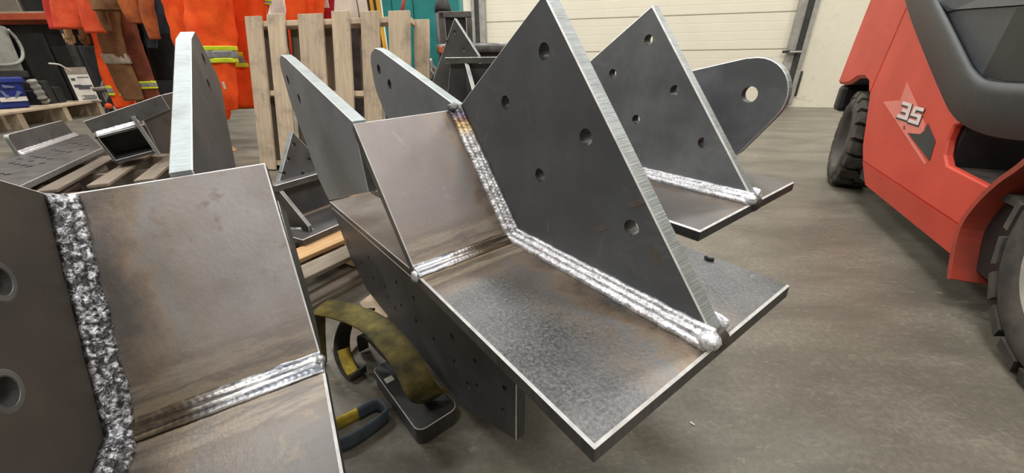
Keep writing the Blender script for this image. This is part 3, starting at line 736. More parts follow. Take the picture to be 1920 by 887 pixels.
# R: tall bracket behind the centre one
yR = 2.15; aR = gy(834, 108, yR); eR = V((math.cos(math.radians(-14)), math.sin(math.radians(-14)), 0)); nR = V((eR.y, -eR.x, 0))
oR = V((aR.x, aR.y, 0))
Rb = empty('welded_bracket', 'dark bracket with a sloping triangular plate above a grey bar, behind the centre fin', 'bracket', frame(oR, eR, -nR, Z3))
def rl(u, v, y):
    q = gp(u, v, oR - nR * y, nR) - oR; return (q.dot(eR), q.z)
zb = aR.z
p1, p2, p3, p4 = rl(852, 34, 0.05), rl(897, 104, 0.05), rl(838, 74, 0.05), rl(817, 154, 0.05)
plate('gusset_plate', [M['scale_grey'], M['scale_grey'], M['edge_pale'], M['bright']], ((0, 0.05, 0), X3, Z3), [p1, p2, (p2[0] + 0.02, 0.03), (p4[0] - 0.05, 0.03), (p4[0] - 0.02, p4[1]), p3], 0.036, [rl(852, 61, 0.05) + (0.010,), rl(870, 94, 0.05) + (0.010,), rl(839, 78, 0.05) + (0.008,)], 0.0014, Rb, 14)
plate('shelf_plate', [M['tube'], M['scale_grey'], M['tube'], M['bright']], ((0, 0, zb), X3, Y3), [(0, 0), (0.36, 0), (0.36, 0.049), (0, 0.049)], 0.027, (), 0.0016, Rb)
plate('web_plate', [M['web'], M['web'], M['edge_dark'], M['bright']], ((0.0, 0.02, 0), X3, Z3), [(0.02, zb - 0.03), (0.34, zb - 0.03), (0.34, 0.03), (-0.08, 0.03), (-0.04, 0.5)], 0.02, (), 0.0014, Rb)
plate('rib_plate', [M['web'], M['web'], M['tube'], M['bright']], ((0.105, 0, 0), V((0.55, -0.835, 0)), Z3), [(-0.018, zb - 0.028), (0.004, zb - 0.028), (0.24, zb - 0.26), (0.24, 0.03), (-0.018, 0.03)], 0.02, (), 0.0014, Rb)
plate('base_plate', [M['far_steel'], M['web'], M['edge_dark'], M['bright']], ((0, 0, 0.028), X3, Y3), [(-0.15, -0.26), (0.38, -0.26), (0.38, 0.12), (-0.15, 0.12)], 0.028, (), 0.0016, Rb)

# ------------------------------------------------------------------ left pallet with two fabricated pieces
def low_pallet(label, mw, L=1.15, W=1.0, nb=7, top=0.14, new=False, boards=None):
    t = empty('wooden_pallet', label, 'pallet', mw)
    bw = boards or [0.10] * nb
    gap = (W - sum(bw)) / (len(bw) - 1); y = 0
    for k, b_ in enumerate(bw):
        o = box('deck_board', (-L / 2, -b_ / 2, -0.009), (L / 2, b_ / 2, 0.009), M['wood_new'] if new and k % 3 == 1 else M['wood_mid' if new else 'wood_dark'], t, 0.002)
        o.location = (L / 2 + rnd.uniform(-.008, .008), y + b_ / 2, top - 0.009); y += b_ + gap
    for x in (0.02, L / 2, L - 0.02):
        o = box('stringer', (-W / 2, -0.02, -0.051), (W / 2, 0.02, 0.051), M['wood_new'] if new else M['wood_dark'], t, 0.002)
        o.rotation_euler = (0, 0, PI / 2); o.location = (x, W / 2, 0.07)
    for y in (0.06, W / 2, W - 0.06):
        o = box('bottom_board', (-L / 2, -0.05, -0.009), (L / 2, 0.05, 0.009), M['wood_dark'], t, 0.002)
        o.location = (L / 2, y, 0.0095)
    return t
# S pieces rest about 0.16 m up
S1a, S1b, S1c = gz(192, 277, 0.20), gz(166, 251, 0.20), gz(39, 348, 0.20)
exS = (S1a - S1c).normalized(); eyS = V((-exS.y, exS.x, 0))
wS = 0.485
S1 = empty('steel_bracket', 'flat grey steel plate with rows of holes and an upright angle welded on, at left', 'bracket', frame((S1a.x, S1a.y, 0.20), exS, eyS, Z3))
hs = []
for u, v in ((100, 280), (108, 283), (118, 284), (130, 285), (132, 268), (141, 269), (150, 271), (162, 273), (153, 280), (37, 298), (22, 306), (32, 308), (44, 310), (55, 312), (58, 302), (79, 306), (70, 295), (61, 293), (82, 296), (93, 298), (2, 326), (14, 327)):
    q = gz(u, v, 0.20) - V((S1a.x, S1a.y, 0.20)); hs.append((q.dot(exS), q.dot(eyS), 0.019))
hs = [h for h in hs if 0.03 < h[1] < 0.45]
plate('base_plate', [M['far_steel'], M['far_steel'], M['edge'], M['bright']], ((0, 0, 0), X3, Y3), [(-1.35, 0), (0, 0), (0.98, 0.39), (1.0, 0.50), (-1.2, 0.50)], 0.035, hs, 0.0016, S1, 10)
pA = gp(37, 291, S1a + eyS * (wS * 0.97), eyS) - S1a; pB = gp(140, 253, S1a + eyS * (wS * 0.97), eyS) - S1a
pT = gp(13, 255, S1a + eyS * (wS * 0.97), eyS) - S1a; pT2 = gp(117, 224, S1a + eyS * (wS * 0.97), eyS) - S1a
hU = 0.5 * (pT.z + pT2.z)
plate('upright_plate', [M['scale_grey'], M['scale_grey'], M['edge'], M['bright']], ((0, wS * 0.97, 0), X3, Z3), rounded([(pA.dot(exS), 0), (pB.dot(exS), 0), (pT2.dot(exS), hU), (pT.dot(exS), hU)], [0, 0, 0.03, 0.03], 5), 0.025, (), 0.0016, S1)
weld('weld_bead', M['weld2'], [((pA.dot(exS), wS * 0.97, 0), -Y3, Z3), ((pB.dot(exS), wS * 0.97, 0), -Y3, Z3)], 0.03, S1, 2, 9, 0.006, seed=14)
# S2: open welded box with a tilted flange
B0, B1 = gz(217, 308, 0.19), gz(298, 286, 0.19)
exB = (B1 - B0).normalized(); LB = (B1 - B0).length; nB = V((exB.y, -exB.x, 0))
exB = V((0.74, 0.67, 0)).normalized(); nB = V((exB.y, -exB.x, 0))
S2 = empty('steel_bracket', 'open welded steel box with a flange and a bright weld along its top, at left', 'bracket', frame(B0, exB, Z3, nB))
def bl_(u, v, d=0.0):
    q = gp(u, v, B0 - nB * d, nB) - B0; return (q.dot(exB), q.z)
cBL, cBR, cTR, cTL = bl_(217, 308), bl_(298, 286), bl_(270, 233), bl_(177, 257)
tb = 0.014; dp = 0.30
def quadtube(name, p, q, mats, d=dp, t_=tb, y0=0.0):
    """a plate whose visible edge runs p-q in the front plane and which goes d back"""
    a, b_ = V((p[0], p[1], y0)), V((q[0], q[1], y0))
    return plate(name, mats, (a, b_ - a, -Z3), [(0, 0), ((b_ - a).length, 0), ((b_ - a).length, d), (0, d)], t_, (), 0.0016, S2)
XF = [M['far_steel'], M['far_steel'], M['edge_dark'], M['bright']]
quadtube('bottom_plate', cBR, cBL, XF, t_=0.024)
quadtube('side_plate', cBL, cTL, XF)
quadtube('top_plate', cTL, cTR, XF)
quadtube('end_plate', (cTR[0] - 0.03, cTR[1] + 0.055), (cBR[0] + 0.005, cBR[1] - 0.012), [M['far_steel'], M['far_steel'], M['edge'], M['bright']], t_=0.022, y0=0.012)
plate('back_plate', XW, ((0, 0, -dp), X3, Y3), [cBL, cBR, cTR, cTL], 0.02, (), 0.0016, S2)
fl0, fl1, fl2, fl3 = bl_(156, 228, 0.06), bl_(173, 250, 0.06), bl_(270, 226, 0.06), bl_(302, 178, 0.06)
plate('flange_plate', XF, ((0, 0, -0.06), X3, Y3), [fl0, fl1, fl2, (fl3[0] + 0.02, fl3[1] - 0.1), fl3], tb, (), 0.0016, S2)
op = [bl_(u, v, 0.075) for u, v in ((258, 204), (304, 178), (345, 168), (345, 288), (301, 288))]
plate('outer_plate', [M['brown_far'], M['brown_far'], M['edge'], M['bright']], ((0, 0, -0.075), X3, Y3), op, 0.02, (), 0.0016, S2)
wa, wb = V((cTL[0] + 0.01, cTL[1], -0.058)), V((cTR[0] - 0.02, cTR[1], -0.058))
weld('weld_bead', M['weld2'], [(wa, Z3, Y3), (wb, Z3, Y3)], 0.028, S2, 2, 9, 0.006, seed=15)
wa, wb = V((cBL[0] + 0.01, cBL[1] + 0.002, -0.05)), V((cBR[0] - 0.02, cBR[1] + 0.002, -0.05))
weld('weld_bead', M['weld_seam_near'], [(wa, Z3, Y3), (wb, Z3, Y3)], 0.02, S2, 2, 9, 0.006, seed=16)
pm = gz(300, 330, 0.14)
low_pallet('old wooden pallet on the floor under the open steel box at left', frame(V((S1a.x, S1a.y, 0)) + exS * -1.2 + eyS * -0.80, exS, eyS, Z3), 1.05, 0.76, 4, 0.16, False)
so = V((S1a.x, S1a.y, 0)) + exS * -1.3 + eyS * 0.05
low_pallet('dark old pallet on the floor under the flat drilled plate at left', frame(so, exS, eyS, Z3), 2.1, 0.40, 2, 0.164)
pq = gz(640, 446, 0.14)
low_pallet('wooden pallet under the small triangular bracket', yawf((-0.79, 1.03, 0), math.radians(58.7)), 0.86, 0.70, 5, 0.14, True)

# ------------------------------------------------------------------ upright pallet
Pb = V((-2.0918, 3.1666, 0.012))
ph = -0.2087; lean = 0.2212
ee = V((math.cos(ph), math.sin(ph), 0)); es = Z3 * math.cos(lean) + V((-math.sin(ph), math.cos(ph), 0)) * math.sin(lean); en = ee.cross(es)
PL, PW = 1.16, 1.364
PU = empty('wooden_pallet', 'weathered wooden pallet leaning upright before the orange coveralls', 'pallet', frame(Pb + en * -0.0, es, ee, -en))
# local: x up the slats, y across, z away from the viewer -> boards are long along x
xs = [(0.001, 0.146), (0.201, 0.349), (0.465, 0.674), (0.750, 0.895), (0.983, 1.130), (1.202, 1.367)]
for k, (ya, yb) in enumerate(xs):
    l0 = 0.0 if k else 0.035
    o = box('deck_board', (-PL / 2, -(yb - ya) / 2, -0.01), (PL / 2, (yb - ya) / 2, 0.01), M['wood'], PU, 0.003)
    o.location = (PL / 2 + l0 * 0 + rnd.uniform(-0.006, 0.01), (ya + yb) / 2, 0.0); o.rotation_euler = (0, 0, rnd.uniform(-0.006, 0.006))
for x in (PL - 0.055, 0.60, 0.05):
    o = box('stringer', (-0.675, -0.02, -0.045), (0.675, 0.02, 0.045), M['wood'], PU, 0.003)
    o.rotation_euler = (0, 0, PI / 2); o.location = (x, 0.685, 0.0565)
for k, (ya, yb) in enumerate([(0.02, 0.15), (0.30, 0.42), (0.60, 0.72), (0.90, 1.02), (1.345, 1.465)]):
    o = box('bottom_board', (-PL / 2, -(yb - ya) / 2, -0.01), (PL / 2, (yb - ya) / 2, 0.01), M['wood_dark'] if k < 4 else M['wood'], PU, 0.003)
    o.location = (PL / 2 - 0.03, (ya + yb) / 2, 0.1125)
o = box('tape_mark', (-0.012, -0.012, -0.0008), (0.012, 0.012, 0.0008), M['pinkmark'], PU); o.location = (0.555, 0.02, -0.0)
o['label'] = 'small pink mark'

# ------------------------------------------------------------------ sling, block, scraps
def ribbon(bm, path, wdirs, width, thick, mat=0, uvl=None):
    rows = []; L = 0; ls = []
    for i, p in enumerate(path):
        if i: L += (p - path[i - 1]).length
        ls.append(L)
        d = (path[min(i + 1, len(path) - 1)] - path[max(i - 1, 0)]).normalized()
        wd = V(wdirs[i]); wd = (wd - d * wd.dot(d)).normalized(); n = d.cross(wd)
        rows.append([bm.verts.new(p + wd * (s * width / 2) + n * (q * thick / 2)) for q, s in ((1, -1), (1, -0.33), (1, 0.33), (1, 1), (-1, 1), (-1, 0.33), (-1, -0.33), (-1, -1))])
    us = (0, 0.33, 0.67, 1, 1, 0.67, 0.33, 0)
    for i, (a, b_) in enumerate(zip(rows, rows[1:])):
        for k in range(8):
            f = bm.faces.new((a[k], a[(k + 1) % 8], b_[(k + 1) % 8], b_[k])); f.material_index = mat; f.smooth = True
            if uvl is not None:
                for lp, (uu, vv) in zip(f.loops, ((us[k], ls[i]), (us[(k + 1) % 8], ls[i]), (us[(k + 1) % 8], ls[i + 1]), (us[k], ls[i + 1]))): lp[uvl].uv = (uu, vv * 10)
    bm.faces.new(rows[0][::-1]).material_index = mat; bm.faces.new(rows[-1]).material_index = mat
def band(name, ctrl, wd, width, mat, parent=None, thick=0.006, k=8):
    """ctrl points and width directions are interpolated together"""
    bm = bmesh.new(); uvl = bm.loops.layers.uv.new('UVMap')
    path = smooth_path(ctrl, k); wds = smooth_path(wd, k)
    ribbon(bm, path, wds, width, thick, 0, uvl)
    return from_bm(name, bm, parent, [mat], fix=True)
bo = V((-0.392, 0.812, 0.0)); b1 = V((-0.222, 0.610, 0.0)); b2 = V((-0.132, 0.675, 0.0))
exk = (b1 - bo).normalized(); eyk = V((-exk.y, exk.x, 0)); Lk = (b1 - bo).length + 0.004; wk = (b2 - b1).dot(eyk)
BLK = empty('steel_block', 'thick black steel plate with rounded corners lying on the floor under the yellow sling', 'steel plate', frame(bo, exk, eyk, Z3))
plate('block_plate', [M['web'], M['web'], M['edge_dark'], M['bright']], ((0, 0, 0.05), X3, Y3), rounded([(0, 0), (Lk, 0), (Lk, wk), (0, wk)], 0.022, 6), 0.05, (), 0.0014, BLK)
box('paper_tag', (0.062, 0.008, 0.0502), (0.082, 0.030, 0.0509), M['white'], BLK)['label'] = 'small white tag'
SL = empty('webbing_sling', 'grimy yellow webbing sling arched over the floor left of the centre bracket', 'sling', loc=(-0.4, 0.84, 0))
SLM = Matrix.Translation((0.4, -0.84, 0))
wz = V((-0.62, -0.62, -0.1)).normalized()
def at_sl(pts): return [SLM @ V(p) for p in pts]
up_path = at_sl([(-0.193, 0.700, 0.062), (-0.204, 0.660, 0.11), (-0.209, 0.635, 0.165), (-0.240, 0.668, 0.205), (-0.290, 0.72, 0.222), (-0.349, 0.774, 0.231), (-0.418, 0.82, 0.226), (-0.492, 0.845, 0.229), (-0.522, 0.855, 0.218), (-0.545, 0.86, 0.155), (-0.562, 0.86, 0.075), (-0.572, 0.858, 0.008)])
wdv = [V(q) for q in ((-0.86, -0.5, 0), (-0.86, -0.5, 0), (-0.84, -0.54, 0), (-0.78, -0.62, 0), (-0.66, -0.75, 0), (-0.55, -0.83, 0), (-0.4, -0.9, 0), (-0.3, -0.95, 0), (-0.3, -0.95, 0), (-0.35, -0.93, 0), (-0.4, -0.9, 0), (-0.4, -0.9, 0))]
band('webbing', up_path, wdv, 0.066, M['sling'], SL)
in_path = at_sl([(-0.40, 0.90, 0.175), (-0.455, 0.90, 0.165), (-0.49, 0.895, 0.11), (-0.50, 0.88, 0.05), (-0.475, 0.85, 0.012), (-0.44, 0.82, 0.016), (-0.43, 0.81, 0.045)])
band('eye_loop', in_path, [V((-0.5, -0.8, 0.2))] * 7, 0.05, M['sling_dark'], SL)
band('eye_lining', at_sl([(-0.485, 0.862, 0.075), (-0.470, 0.840, 0.040), (-0.445, 0.812, 0.030)]), [V((-0.6, -0.5, 0.3))] * 3, 0.034, M['sling_yellow'], SL)
fold = at_sl([(-0.20, 0.71, 0.060), (-0.26, 0.765, 0.064), (-0.34, 0.82, 0.085), (-0.40, 0.862, 0.12), (-0.435, 0.89, 0.10), (-0.455, 0.92, 0.04), (-0.465, 0.94, 0.006)])
band('under_fold', fold, [V((-0.7, -0.6, 0))] * 7, 0.03, M['sling_dark'], SL)
SE = empty('sling_eye', 'loose yellow and blue webbing eye lying on the floor near the front bracket edge', 'sling', loc=(-0.35, 0.68, 0))
SM2 = Matrix.Translation((0.35, -0.68, 0))
def at_e(p): return [SM2 @ V(q) for q in p]
e0, e1, e2, e3, e4 = gz(640, 792, 0.022), gz(672, 776, 0.022), gz(706, 762, 0.022), gz(722, 774, 0.022), gz(660, 826, 0.022)
band('yellow_end', at_e([e0 + V((-0.02, -0.01, 0)), e0, e1]), [V((0.1, 0.1, 1))] * 3, 0.036, M['sling_yellow'], SE)
band('blue_sleeve', at_e([e1, e2 + V((0, 0.004, 0)), e3 + V((0.004, 0, 0)), e3 + V((0.0, -0.02, 0)), e4, e4 + V((-0.05, -0.02, 0))]), [V((0.1, 0.1, 1))] * 6, 0.040, M['sling_blue'], SE)

def scrap(name, label, cat, pts, h, mat, z0=0.0):
    bm = bmesh.new(); n = len(pts)
    lo = [bm.verts.new((p.x, p.y, z0)) for p in pts]; hi = [bm.verts.new((p.x + rnd.uniform(-.001, .001), p.y, z0 + h * rnd.uniform(0.8, 1.1))) for p in pts]
    bm.faces.new(lo[::-1]); bm.faces.new(hi)
    for k in range(n): bm.faces.new((lo[k], lo[(k + 1) % n], hi[(k + 1) % n], hi[k]))
    return tag(from_bm(name, bm, None, [mat]), label, cat)
scrap('wood_chip', 'pale splintered wood chip on the floor beside the pale cheek edge', 'wood chip', [gz(410, 284), gz(438, 276), gz(444, 283), gz(424, 288)], 0.012, M['wood_new'])
scrap('loose_board', 'pale plank on the floor under the drilled web of the centre bracket', 'board', [gz(676, 575), gz(704, 553), gz(732, 600), gz(706, 618)], 0.02, M['wood'])
scrap('loose_board', 'grey-brown plank on the floor inside the sling arch', 'board', [gz(622, 655), gz(672, 606), gz(694, 628), gz(640, 690)], 0.015, M['wood_dark'])
scrap('metal_chip', 'tiny bright chip on the floor below the centre bracket corner', 'chip', [gz(1294, 791), gz(1303, 797), gz(1302, 799), gz(1293, 794)], 0.003, M['white'])
# dark curl of slag on the right half of the centre lower plate
def on_A(x, y, z): return V((sum(RA[i][k] * c for k, c in enumerate((x, y, z))) + tA[i] for i in range(3)))
scp = []
nz = V((RA[0][2], RA[1][2], RA[2][2]))
for u, v in ((1322, 485), (1328, 489), (1338, 490)): scp.append(gp(u, v, V(tA), nz) + nz * 0.0035)
tag(tube('slag_curl', scp, 0.003, M['dark'], None, 6), 'small black curl of slag on the right side of the centre lower plate', 'slag')

# ------------------------------------------------------------------ forklift
fu = V((math.sin(math.radians(25)), math.cos(math.radians(25)), 0)); fv = V((-fu.y, fu.x, 0))
F0 = V((2.12, 2.38, 0))
FK = empty('forklift', 'orange-red forklift at the right with a 35 decal on its side', 'forklift', frame(F0, fu, fv, Z3))
def fl(u, v, off=0.0):
    q = gp(u, v, F0 + fv * off, fv) - F0; return (q.dot(fu), q.z)
def f3(u, v, off=0.0):
    a, z_ = fl(u, v, off); return V((a, off, z_))
UZm = [M['redpaint'], M['redpaint'], M['redpaint'], M['redpaint']]
# plates in the side plane: ea=-u so that the front faces +v
def sideplate(name, pts, off, T_, mats, ch=0.004, parent=FK):
    return plate(name, mats, ((0, off, 0), -X3, Z3), [(-a, z_) for a, z_ in pts], T_, (), ch, parent)
Opx = [(1692, -30), (1700, 12), (1734, 104), (1770, 189), (1786, 216)]
step_px = [(1797, 231), (1787, 237), (1777, 262), (1771, 290), (1775, 310), (1866, 358)]
side = [fl(1614, 345), fl(1788, 487)] + [fl(1800, 425)] + [fl(1832, 410)] + [fl(*p) for p in step_px[::-1]] + [fl(*p) for p in Opx[::-1]] + [(-0.05, 1.30)] + [fl(1697, 22), fl(1631, 175), fl(1617, 275), fl(1616, 302)]
lowz = 0.263
side_up = [(-0.213, lowz), (-1.254, lowz), (-1.30, 0.40)] + [fl(*p) for p in step_px[::-1]] + [fl(*p) for p in Opx[::-1]] + [(-0.085, 1.10), fl(1697, 22), fl(1631, 175), fl(1617, 275)]
sideplate('side_panel', side_up, 0.0, 0.03, UZm, 0.006)
bm = bmesh.new()
vs = [bm.verts.new(p) for p in ((-0.213, 0.0, lowz), (-1.254, 0.0, lowz), (-1.315, -0.018, 0.152), (-0.315, -0.018, 0.152))]
vb = [bm.verts.new((v.co.x, -0.06, v.co.z)) for v in vs]
bm.faces.new(vs); bm.faces.new(vb[::-1])
for k in range(4): bm.faces.new((vs[k], vb[k], vb[(k + 1) % 4], vs[(k + 1) % 4]))
from_bm('sill_panel', bm, FK, [M['redpaint']])
# counterweight
cw = [fl(1697, 22), fl(1631, 175)]
cwp = [(-0.035, 1.022), (0.048, 0.612)]
arch = [(0.09, 0.60), (0.15, 0.66), (0.25, 0.685), (0.38, 0.68), (0.50, 0.64), (0.60, 0.625)]
cwp += arch + [(0.775, 0.625), (0.70, 0.95), (0.62, 1.25), (0.50, 1.32), (-0.09, 1.32)]
sideplate('counterweight', cwp, -0.004, 1.1, [M['redpaint'], M['redpaint'], M['plastic_dark'], M['redpaint']], 0.02)  # cut edges black: shade inside the wheel arch put into the colour
box('rear_core', (-0.12, -1.0, 0.2), (-0.02, -0.32, 1.0), M['plastic_dark'], FK)
box('wheel_well', (0.0, -0.42, 0.12), (0.78, -0.30, 0.72), M['plastic_dark'], FK)
box('wheel_liner', (0.64, -0.30, 0.44), (0.76, -0.015, 0.622), M['plastic_dark'], FK, 0.03, 2)
# chassis
box('chassis', (-1.75, -1.05, 0.14), (-0.1, -0.05, 0.40), M['plastic_dark'], FK)
# plastic hood: outer band, ridge, recessed panel
O = [(1686, -60), (1700, 12), (1734, 104), (1770, 189), (1786, 216), (1803, 232), (1830, 246), (1872, 258), (1960, 268)]
G = [(1716, -60), (1742, 0), (1774, 66), (1806, 130), (1816, 148), (1828, 160), (1846, 168), (1880, 173), (1960, 176)]
I = [(1728, -60), (1757, 0), (1784, 52), (1816, 118), (1826, 134), (1838, 147), (1852, 154), (1885, 160), (1960, 164)]
I2 = [(1734, -58), (1763, 2), (1789, 54), (1821, 117), (1831, 132), (1842, 143), (1854, 150), (1886, 155), (1960, 158)]
rows = [[f3(u, v, 0.004) for u, v in O], [f3(u, v, 0.045) for u, v in G], [f3(u, v, 0.040) for u, v in I], [f3(u, v, 0.012) for u, v in I2]]
bm = bmesh.new()
def refine(r): return smooth_path(r, 5)
R2 = [refine(r) for r in rows]
R2 = [R2[0], [a.lerp(b_, 0.9) for a, b_ in zip(R2[0], R2[1])]] + R2[1:]
base_r = [V((p.x + 0.01, -0.05, p.z)) for p in R2[0]]
bv = [[bm.verts.new(p) for p in r] for r in [base_r] + R2]
for a, b_ in zip(bv, bv[1:]):
    for k in range(len(a) - 1): bm.faces.new((a[k], a[k + 1], b_[k + 1], b_[k]))
o = from_bm('hood_band', bm, FK, [M['plastic']], True)
bm = bmesh.new()
ip = R2[-1]
cen = [V((p.x, 0.010, p.z)) for p in ip]
topb = [f3(1770, 22, 0.012), f3(1790, 20, 0.012), f3(1960, 8, 0.012)]
poly = [p for p in cen if p.z < topb[0].z] + topb[::-1]
m0 = f3(1908, 14, 0.012); m1 = f3(1836, 138, 0.012)
f_ = bm.faces.new([bm.verts.new(p) for p in poly])
ex = bmesh.ops.extrude_face_region(bm, geom=[f_])
for v in ex['geom']:
    if isinstance(v, bmesh.types.BMVert): v.co.y -= 0.06
from_bm('hood_recess', bm, FK, [M['plastic']])
# flat black facet over the front half of the recess
tri = [f3(1906, 16, 0.0135), f3(1960, 12, 0.0135), f3(1960, 155, 0.0135), f3(1886, 152, 0.0135), f3(1842, 141, 0.0135)]
bm = bmesh.new(); fv_ = [bm.verts.new(p) for p in tri]
bb = [bm.verts.new(V((p.x, 0.004, p.z))) for p in tri]
bm.faces.new(fv_)
for k in range(5): bm.faces.new((fv_[k], bb[k], bb[(k + 1) % 5], fv_[(k + 1) % 5]))
from_bm('hood_facet', bm, FK, [M['plastic_dark']])
bm = bmesh.new()
tq = [f3(1728, -62, -0.02), f3(1760, 4, 0.03), f3(1776, 22, 0.02), f3(1790, 18, 0.02), f3(1960, 6, 0.02), f3(1960, -62, -0.02)]
bm.faces.new([bm.verts.new(p) for p in tq])
ex = bmesh.ops.extrude_face_region(bm, geom=list(bm.faces))
for v in ex['geom']:
    if isinstance(v, bmesh.types.BMVert): v.co.y -= 0.35; v.co.z += 0.0
from_bm('seat_base', bm, FK, [M['plastic']])
# step recess
sp = [fl(*p) for p in step_px]
bm = bmesh.new(); q = [f3(1771, 290, 0.0), f3(1775, 310, 0.0), f3(1866, 358, 0.0), f3(1930, 318, 0.0), f3(1960, 330, 0)]
sz = 0.415
box('step_tread', (-1.62, -0.30, sz - 0.03), (-0.955, -0.031, sz - 0.002), M['rubber'], FK)
box('step_back', (-1.62, -0.34, 0.40), (-0.90, -0.305, 0.75), M['plastic_dark'], FK)
box('step_end', (-0.965, -0.31, 0.40), (-0.93, -0.031, 0.72), M['plastic_dark'], FK)
box('hood_core', (-1.7, -1.0, 0.70), (-0.10, -0.36, 1.05), M['plastic'], FK, 0.03, 2)
# fender: curved sheet round the drive wheel
WC = (-1.77, 0.335)
lip = [(-1.345, 0.095), (-1.307, 0.156), (-1.262, 0.263), (-1.278, 0.36), (-1.325, 0.45), (-1.385, 0.525), (-1.46, 0.65), (-1.60, 0.76), (-1.80, 0.81), (-2.0, 0.77), (-2.17, 0.66)]
lp = smooth_path([V((a, 0, z_)) for a, z_ in lip], 4)
bm = bmesh.new(); rr = []
for p in lp:
    d = V((p.x - WC[0], 0, p.z - WC[1])).normalized()
    rr.append([bm.verts.new(V((p.x, y, p.z)) + d * k) for y, k in ((0.012, 0.0), (0.012, -0.022), (-0.31, -0.018), (-0.31, 0.0))])
for a, b_ in zip(rr, rr[1:]):
    for k in range(4): bm.faces.new((a[k], a[(k + 1) % 4], b_[(k + 1) % 4], b_[k]))
bm.faces.new(rr[0]); bm.faces.new(rr[-1])
from_bm('fender', bm, FK, [M['red_shaded_dusty']])

def wheel(name, c, R, W, nb, y_out, rimmat):
    wroot = bpy.data.objects.new(name, None); C.objects.link(wroot); wroot.parent = FK; wroot.location = (c[0], y_out, c[1]); wroot.empty_display_size = 0.1
    # local y 0 = outer face, -W = inner; lathe
    prof = [(0.62 * R, -0.012), (0.66 * R, 0.0), (0.80 * R, -0.002), (0.87 * R, -0.010), (0.90 * R, -0.03), (0.90 * R, -W / 2), (0.90 * R, -W + 0.03), (0.86 * R, -W), (0.62 * R, -W)]
    n = 56; bm = bmesh.new(); rg = []
    for r, y in prof: rg.append([bm.verts.new((r * math.cos(2 * PI * k / n), y, r * math.sin(2 * PI * k / n))) for k in range(n)])
    for a, b_ in zip(rg, rg[1:]):
        for k in range(n): bm.faces.new((a[k], a[(k + 1) % n], b_[(k + 1) % n], b_[k]))
    from_bm('tyre', bm, wroot, [M['rubber']], True)
    prof = [(0.635 * R, -0.004), (0.60 * R, -0.010), (0.575 * R, -0.03), (0.53 * R, -0.055), (0.36 * R, -0.07), (0.30 * R, -0.055), (0.12 * R, -0.05), (0.0, -0.05)]
    bm = bmesh.new(); rg = []
    for r, y in prof[:-1]: rg.append([bm.verts.new((r * math.cos(2 * PI * k / n), y, r * math.sin(2 * PI * k / n))) for k in range(n)])
    for a, b_ in zip(rg, rg[1:]):
        for k in range(n): bm.faces.new((a[k], a[(k + 1) % n], b_[(k + 1) % n], b_[k]))
    bm.faces.new(rg[-1])
    from_bm('rim', bm, wroot, [rimmat], True)
    # chunky tread blocks: outer half and inner half staggered
    blk = None
    for k in range(nb):
        for sd in (0, 1):
            if blk is None or sd not in blk:
                blk = blk or {}
                da = 2 * PI / nb; g = 0.22 * da
                bm = bmesh.new()
                # outline in (angle, y): lug with a chevron inner end
                y0, y1 = (-0.004, -W * 0.54) if sd == 0 else (-W + 0.004, -W * 0.46)
                hw = da / 2 - g / 2
                sh = da * 0.28
                ol = [(-hw, y0), (hw, y0), (hw + sh * 0.5, (y0 + y1) / 2 * 1.0), (hw + sh * 0.2, y1 + (0.03 if sd == 0 else -0.03) * (W / 0.23) * 0.6), (sh * 0.2, y1), (-hw + sh * 0.4, y1 + (0.03 if sd == 0 else -0.03) * 0.6), (-hw + sh * 0.5, (y0 + y1) / 2)]
                bot = [bm.verts.new((0.885 * R * math.cos(a), y if i not in (0, 1) else y0 - (0.0 if sd == 0 else 0), 0.885 * R * math.sin(a))) for i, (a, y) in enumerate(ol)]
                top = []
                for i, (a, y) in enumerate(ol):
                    yy = y0 + (-0.012 if sd == 0 else 0.012) if i in (0, 1) else y
                    top.append(bm.verts.new((R * math.cos(a * 0.94), yy, R * math.sin(a * 0.94))))
                bm.faces.new(top); bm.faces.new(bot[::-1])
                for i in range(7): bm.faces.new((bot[i], bot[(i + 1) % 7], top[(i + 1) % 7], top[i]))
                bmesh.ops.recalc_face_normals(bm, faces=bm.faces)
                me = bpy.data.meshes.new('tread_block'); bm.to_mesh(me); bm.free(); me.materials.append(M['rubber']); blk[sd] = me
            o = bpy.data.objects.new('tread_block', blk[sd]); C.objects.link(o); o.parent = wroot
            o.rotation_euler = (0, -(2 * PI * (k + 0.5 * sd) / nb), 0)
    return wroot
sw = wheel('steer_wheel', (0.285, 0.303), 0.303, 0.22, 20, 0.0, M['rim_dark'])
sw.rotation_euler = (0, 0, math.radians(-6))
wheel('drive_wheel', (-1.80, 0.375), 0.375, 0.26, 20, 0.012, M['rim'])

# decal: star-like pale shape, dark wedge, numerals 35 in slanted block figures
def dpx(x, y): return (1640 + x / 4.925, 150 + y / 4.925)
def decal(name, pts_px, off, mat, label=None, hgt=0.0007):
    pts = [fl(*p) for p in pts_px]
    o = sideplate(name, pts, off + hgt, hgt, [mat] * 4, 0.0)
    if label: o['label'] = label
    return o
decal('decal_star', [dpx(*p) for p in [(300, 20), (376, 190), (405, 250), (440, 350), (470, 405), (455, 470), (425, 500), (300, 488), (480, 762), (465, 785), (80, 200), (240, 188)]], 0.0004, M['decal_pink'], 'faded pink pointed decal')
decal('decal_wedge', [dpx(*p) for p in [(310, 490), (430, 502), (462, 472), (495, 400), (565, 565), (510, 750)]], 0.0012, M['decal_black'], 'dark wedge of the decal')
decal('decal_mark', [dpx(*p) for p in [(262, 425), (290, 420), (280, 440), (290, 455), (265, 458), (272, 440)]], 0.0013, M['red_shaded_dusty'])
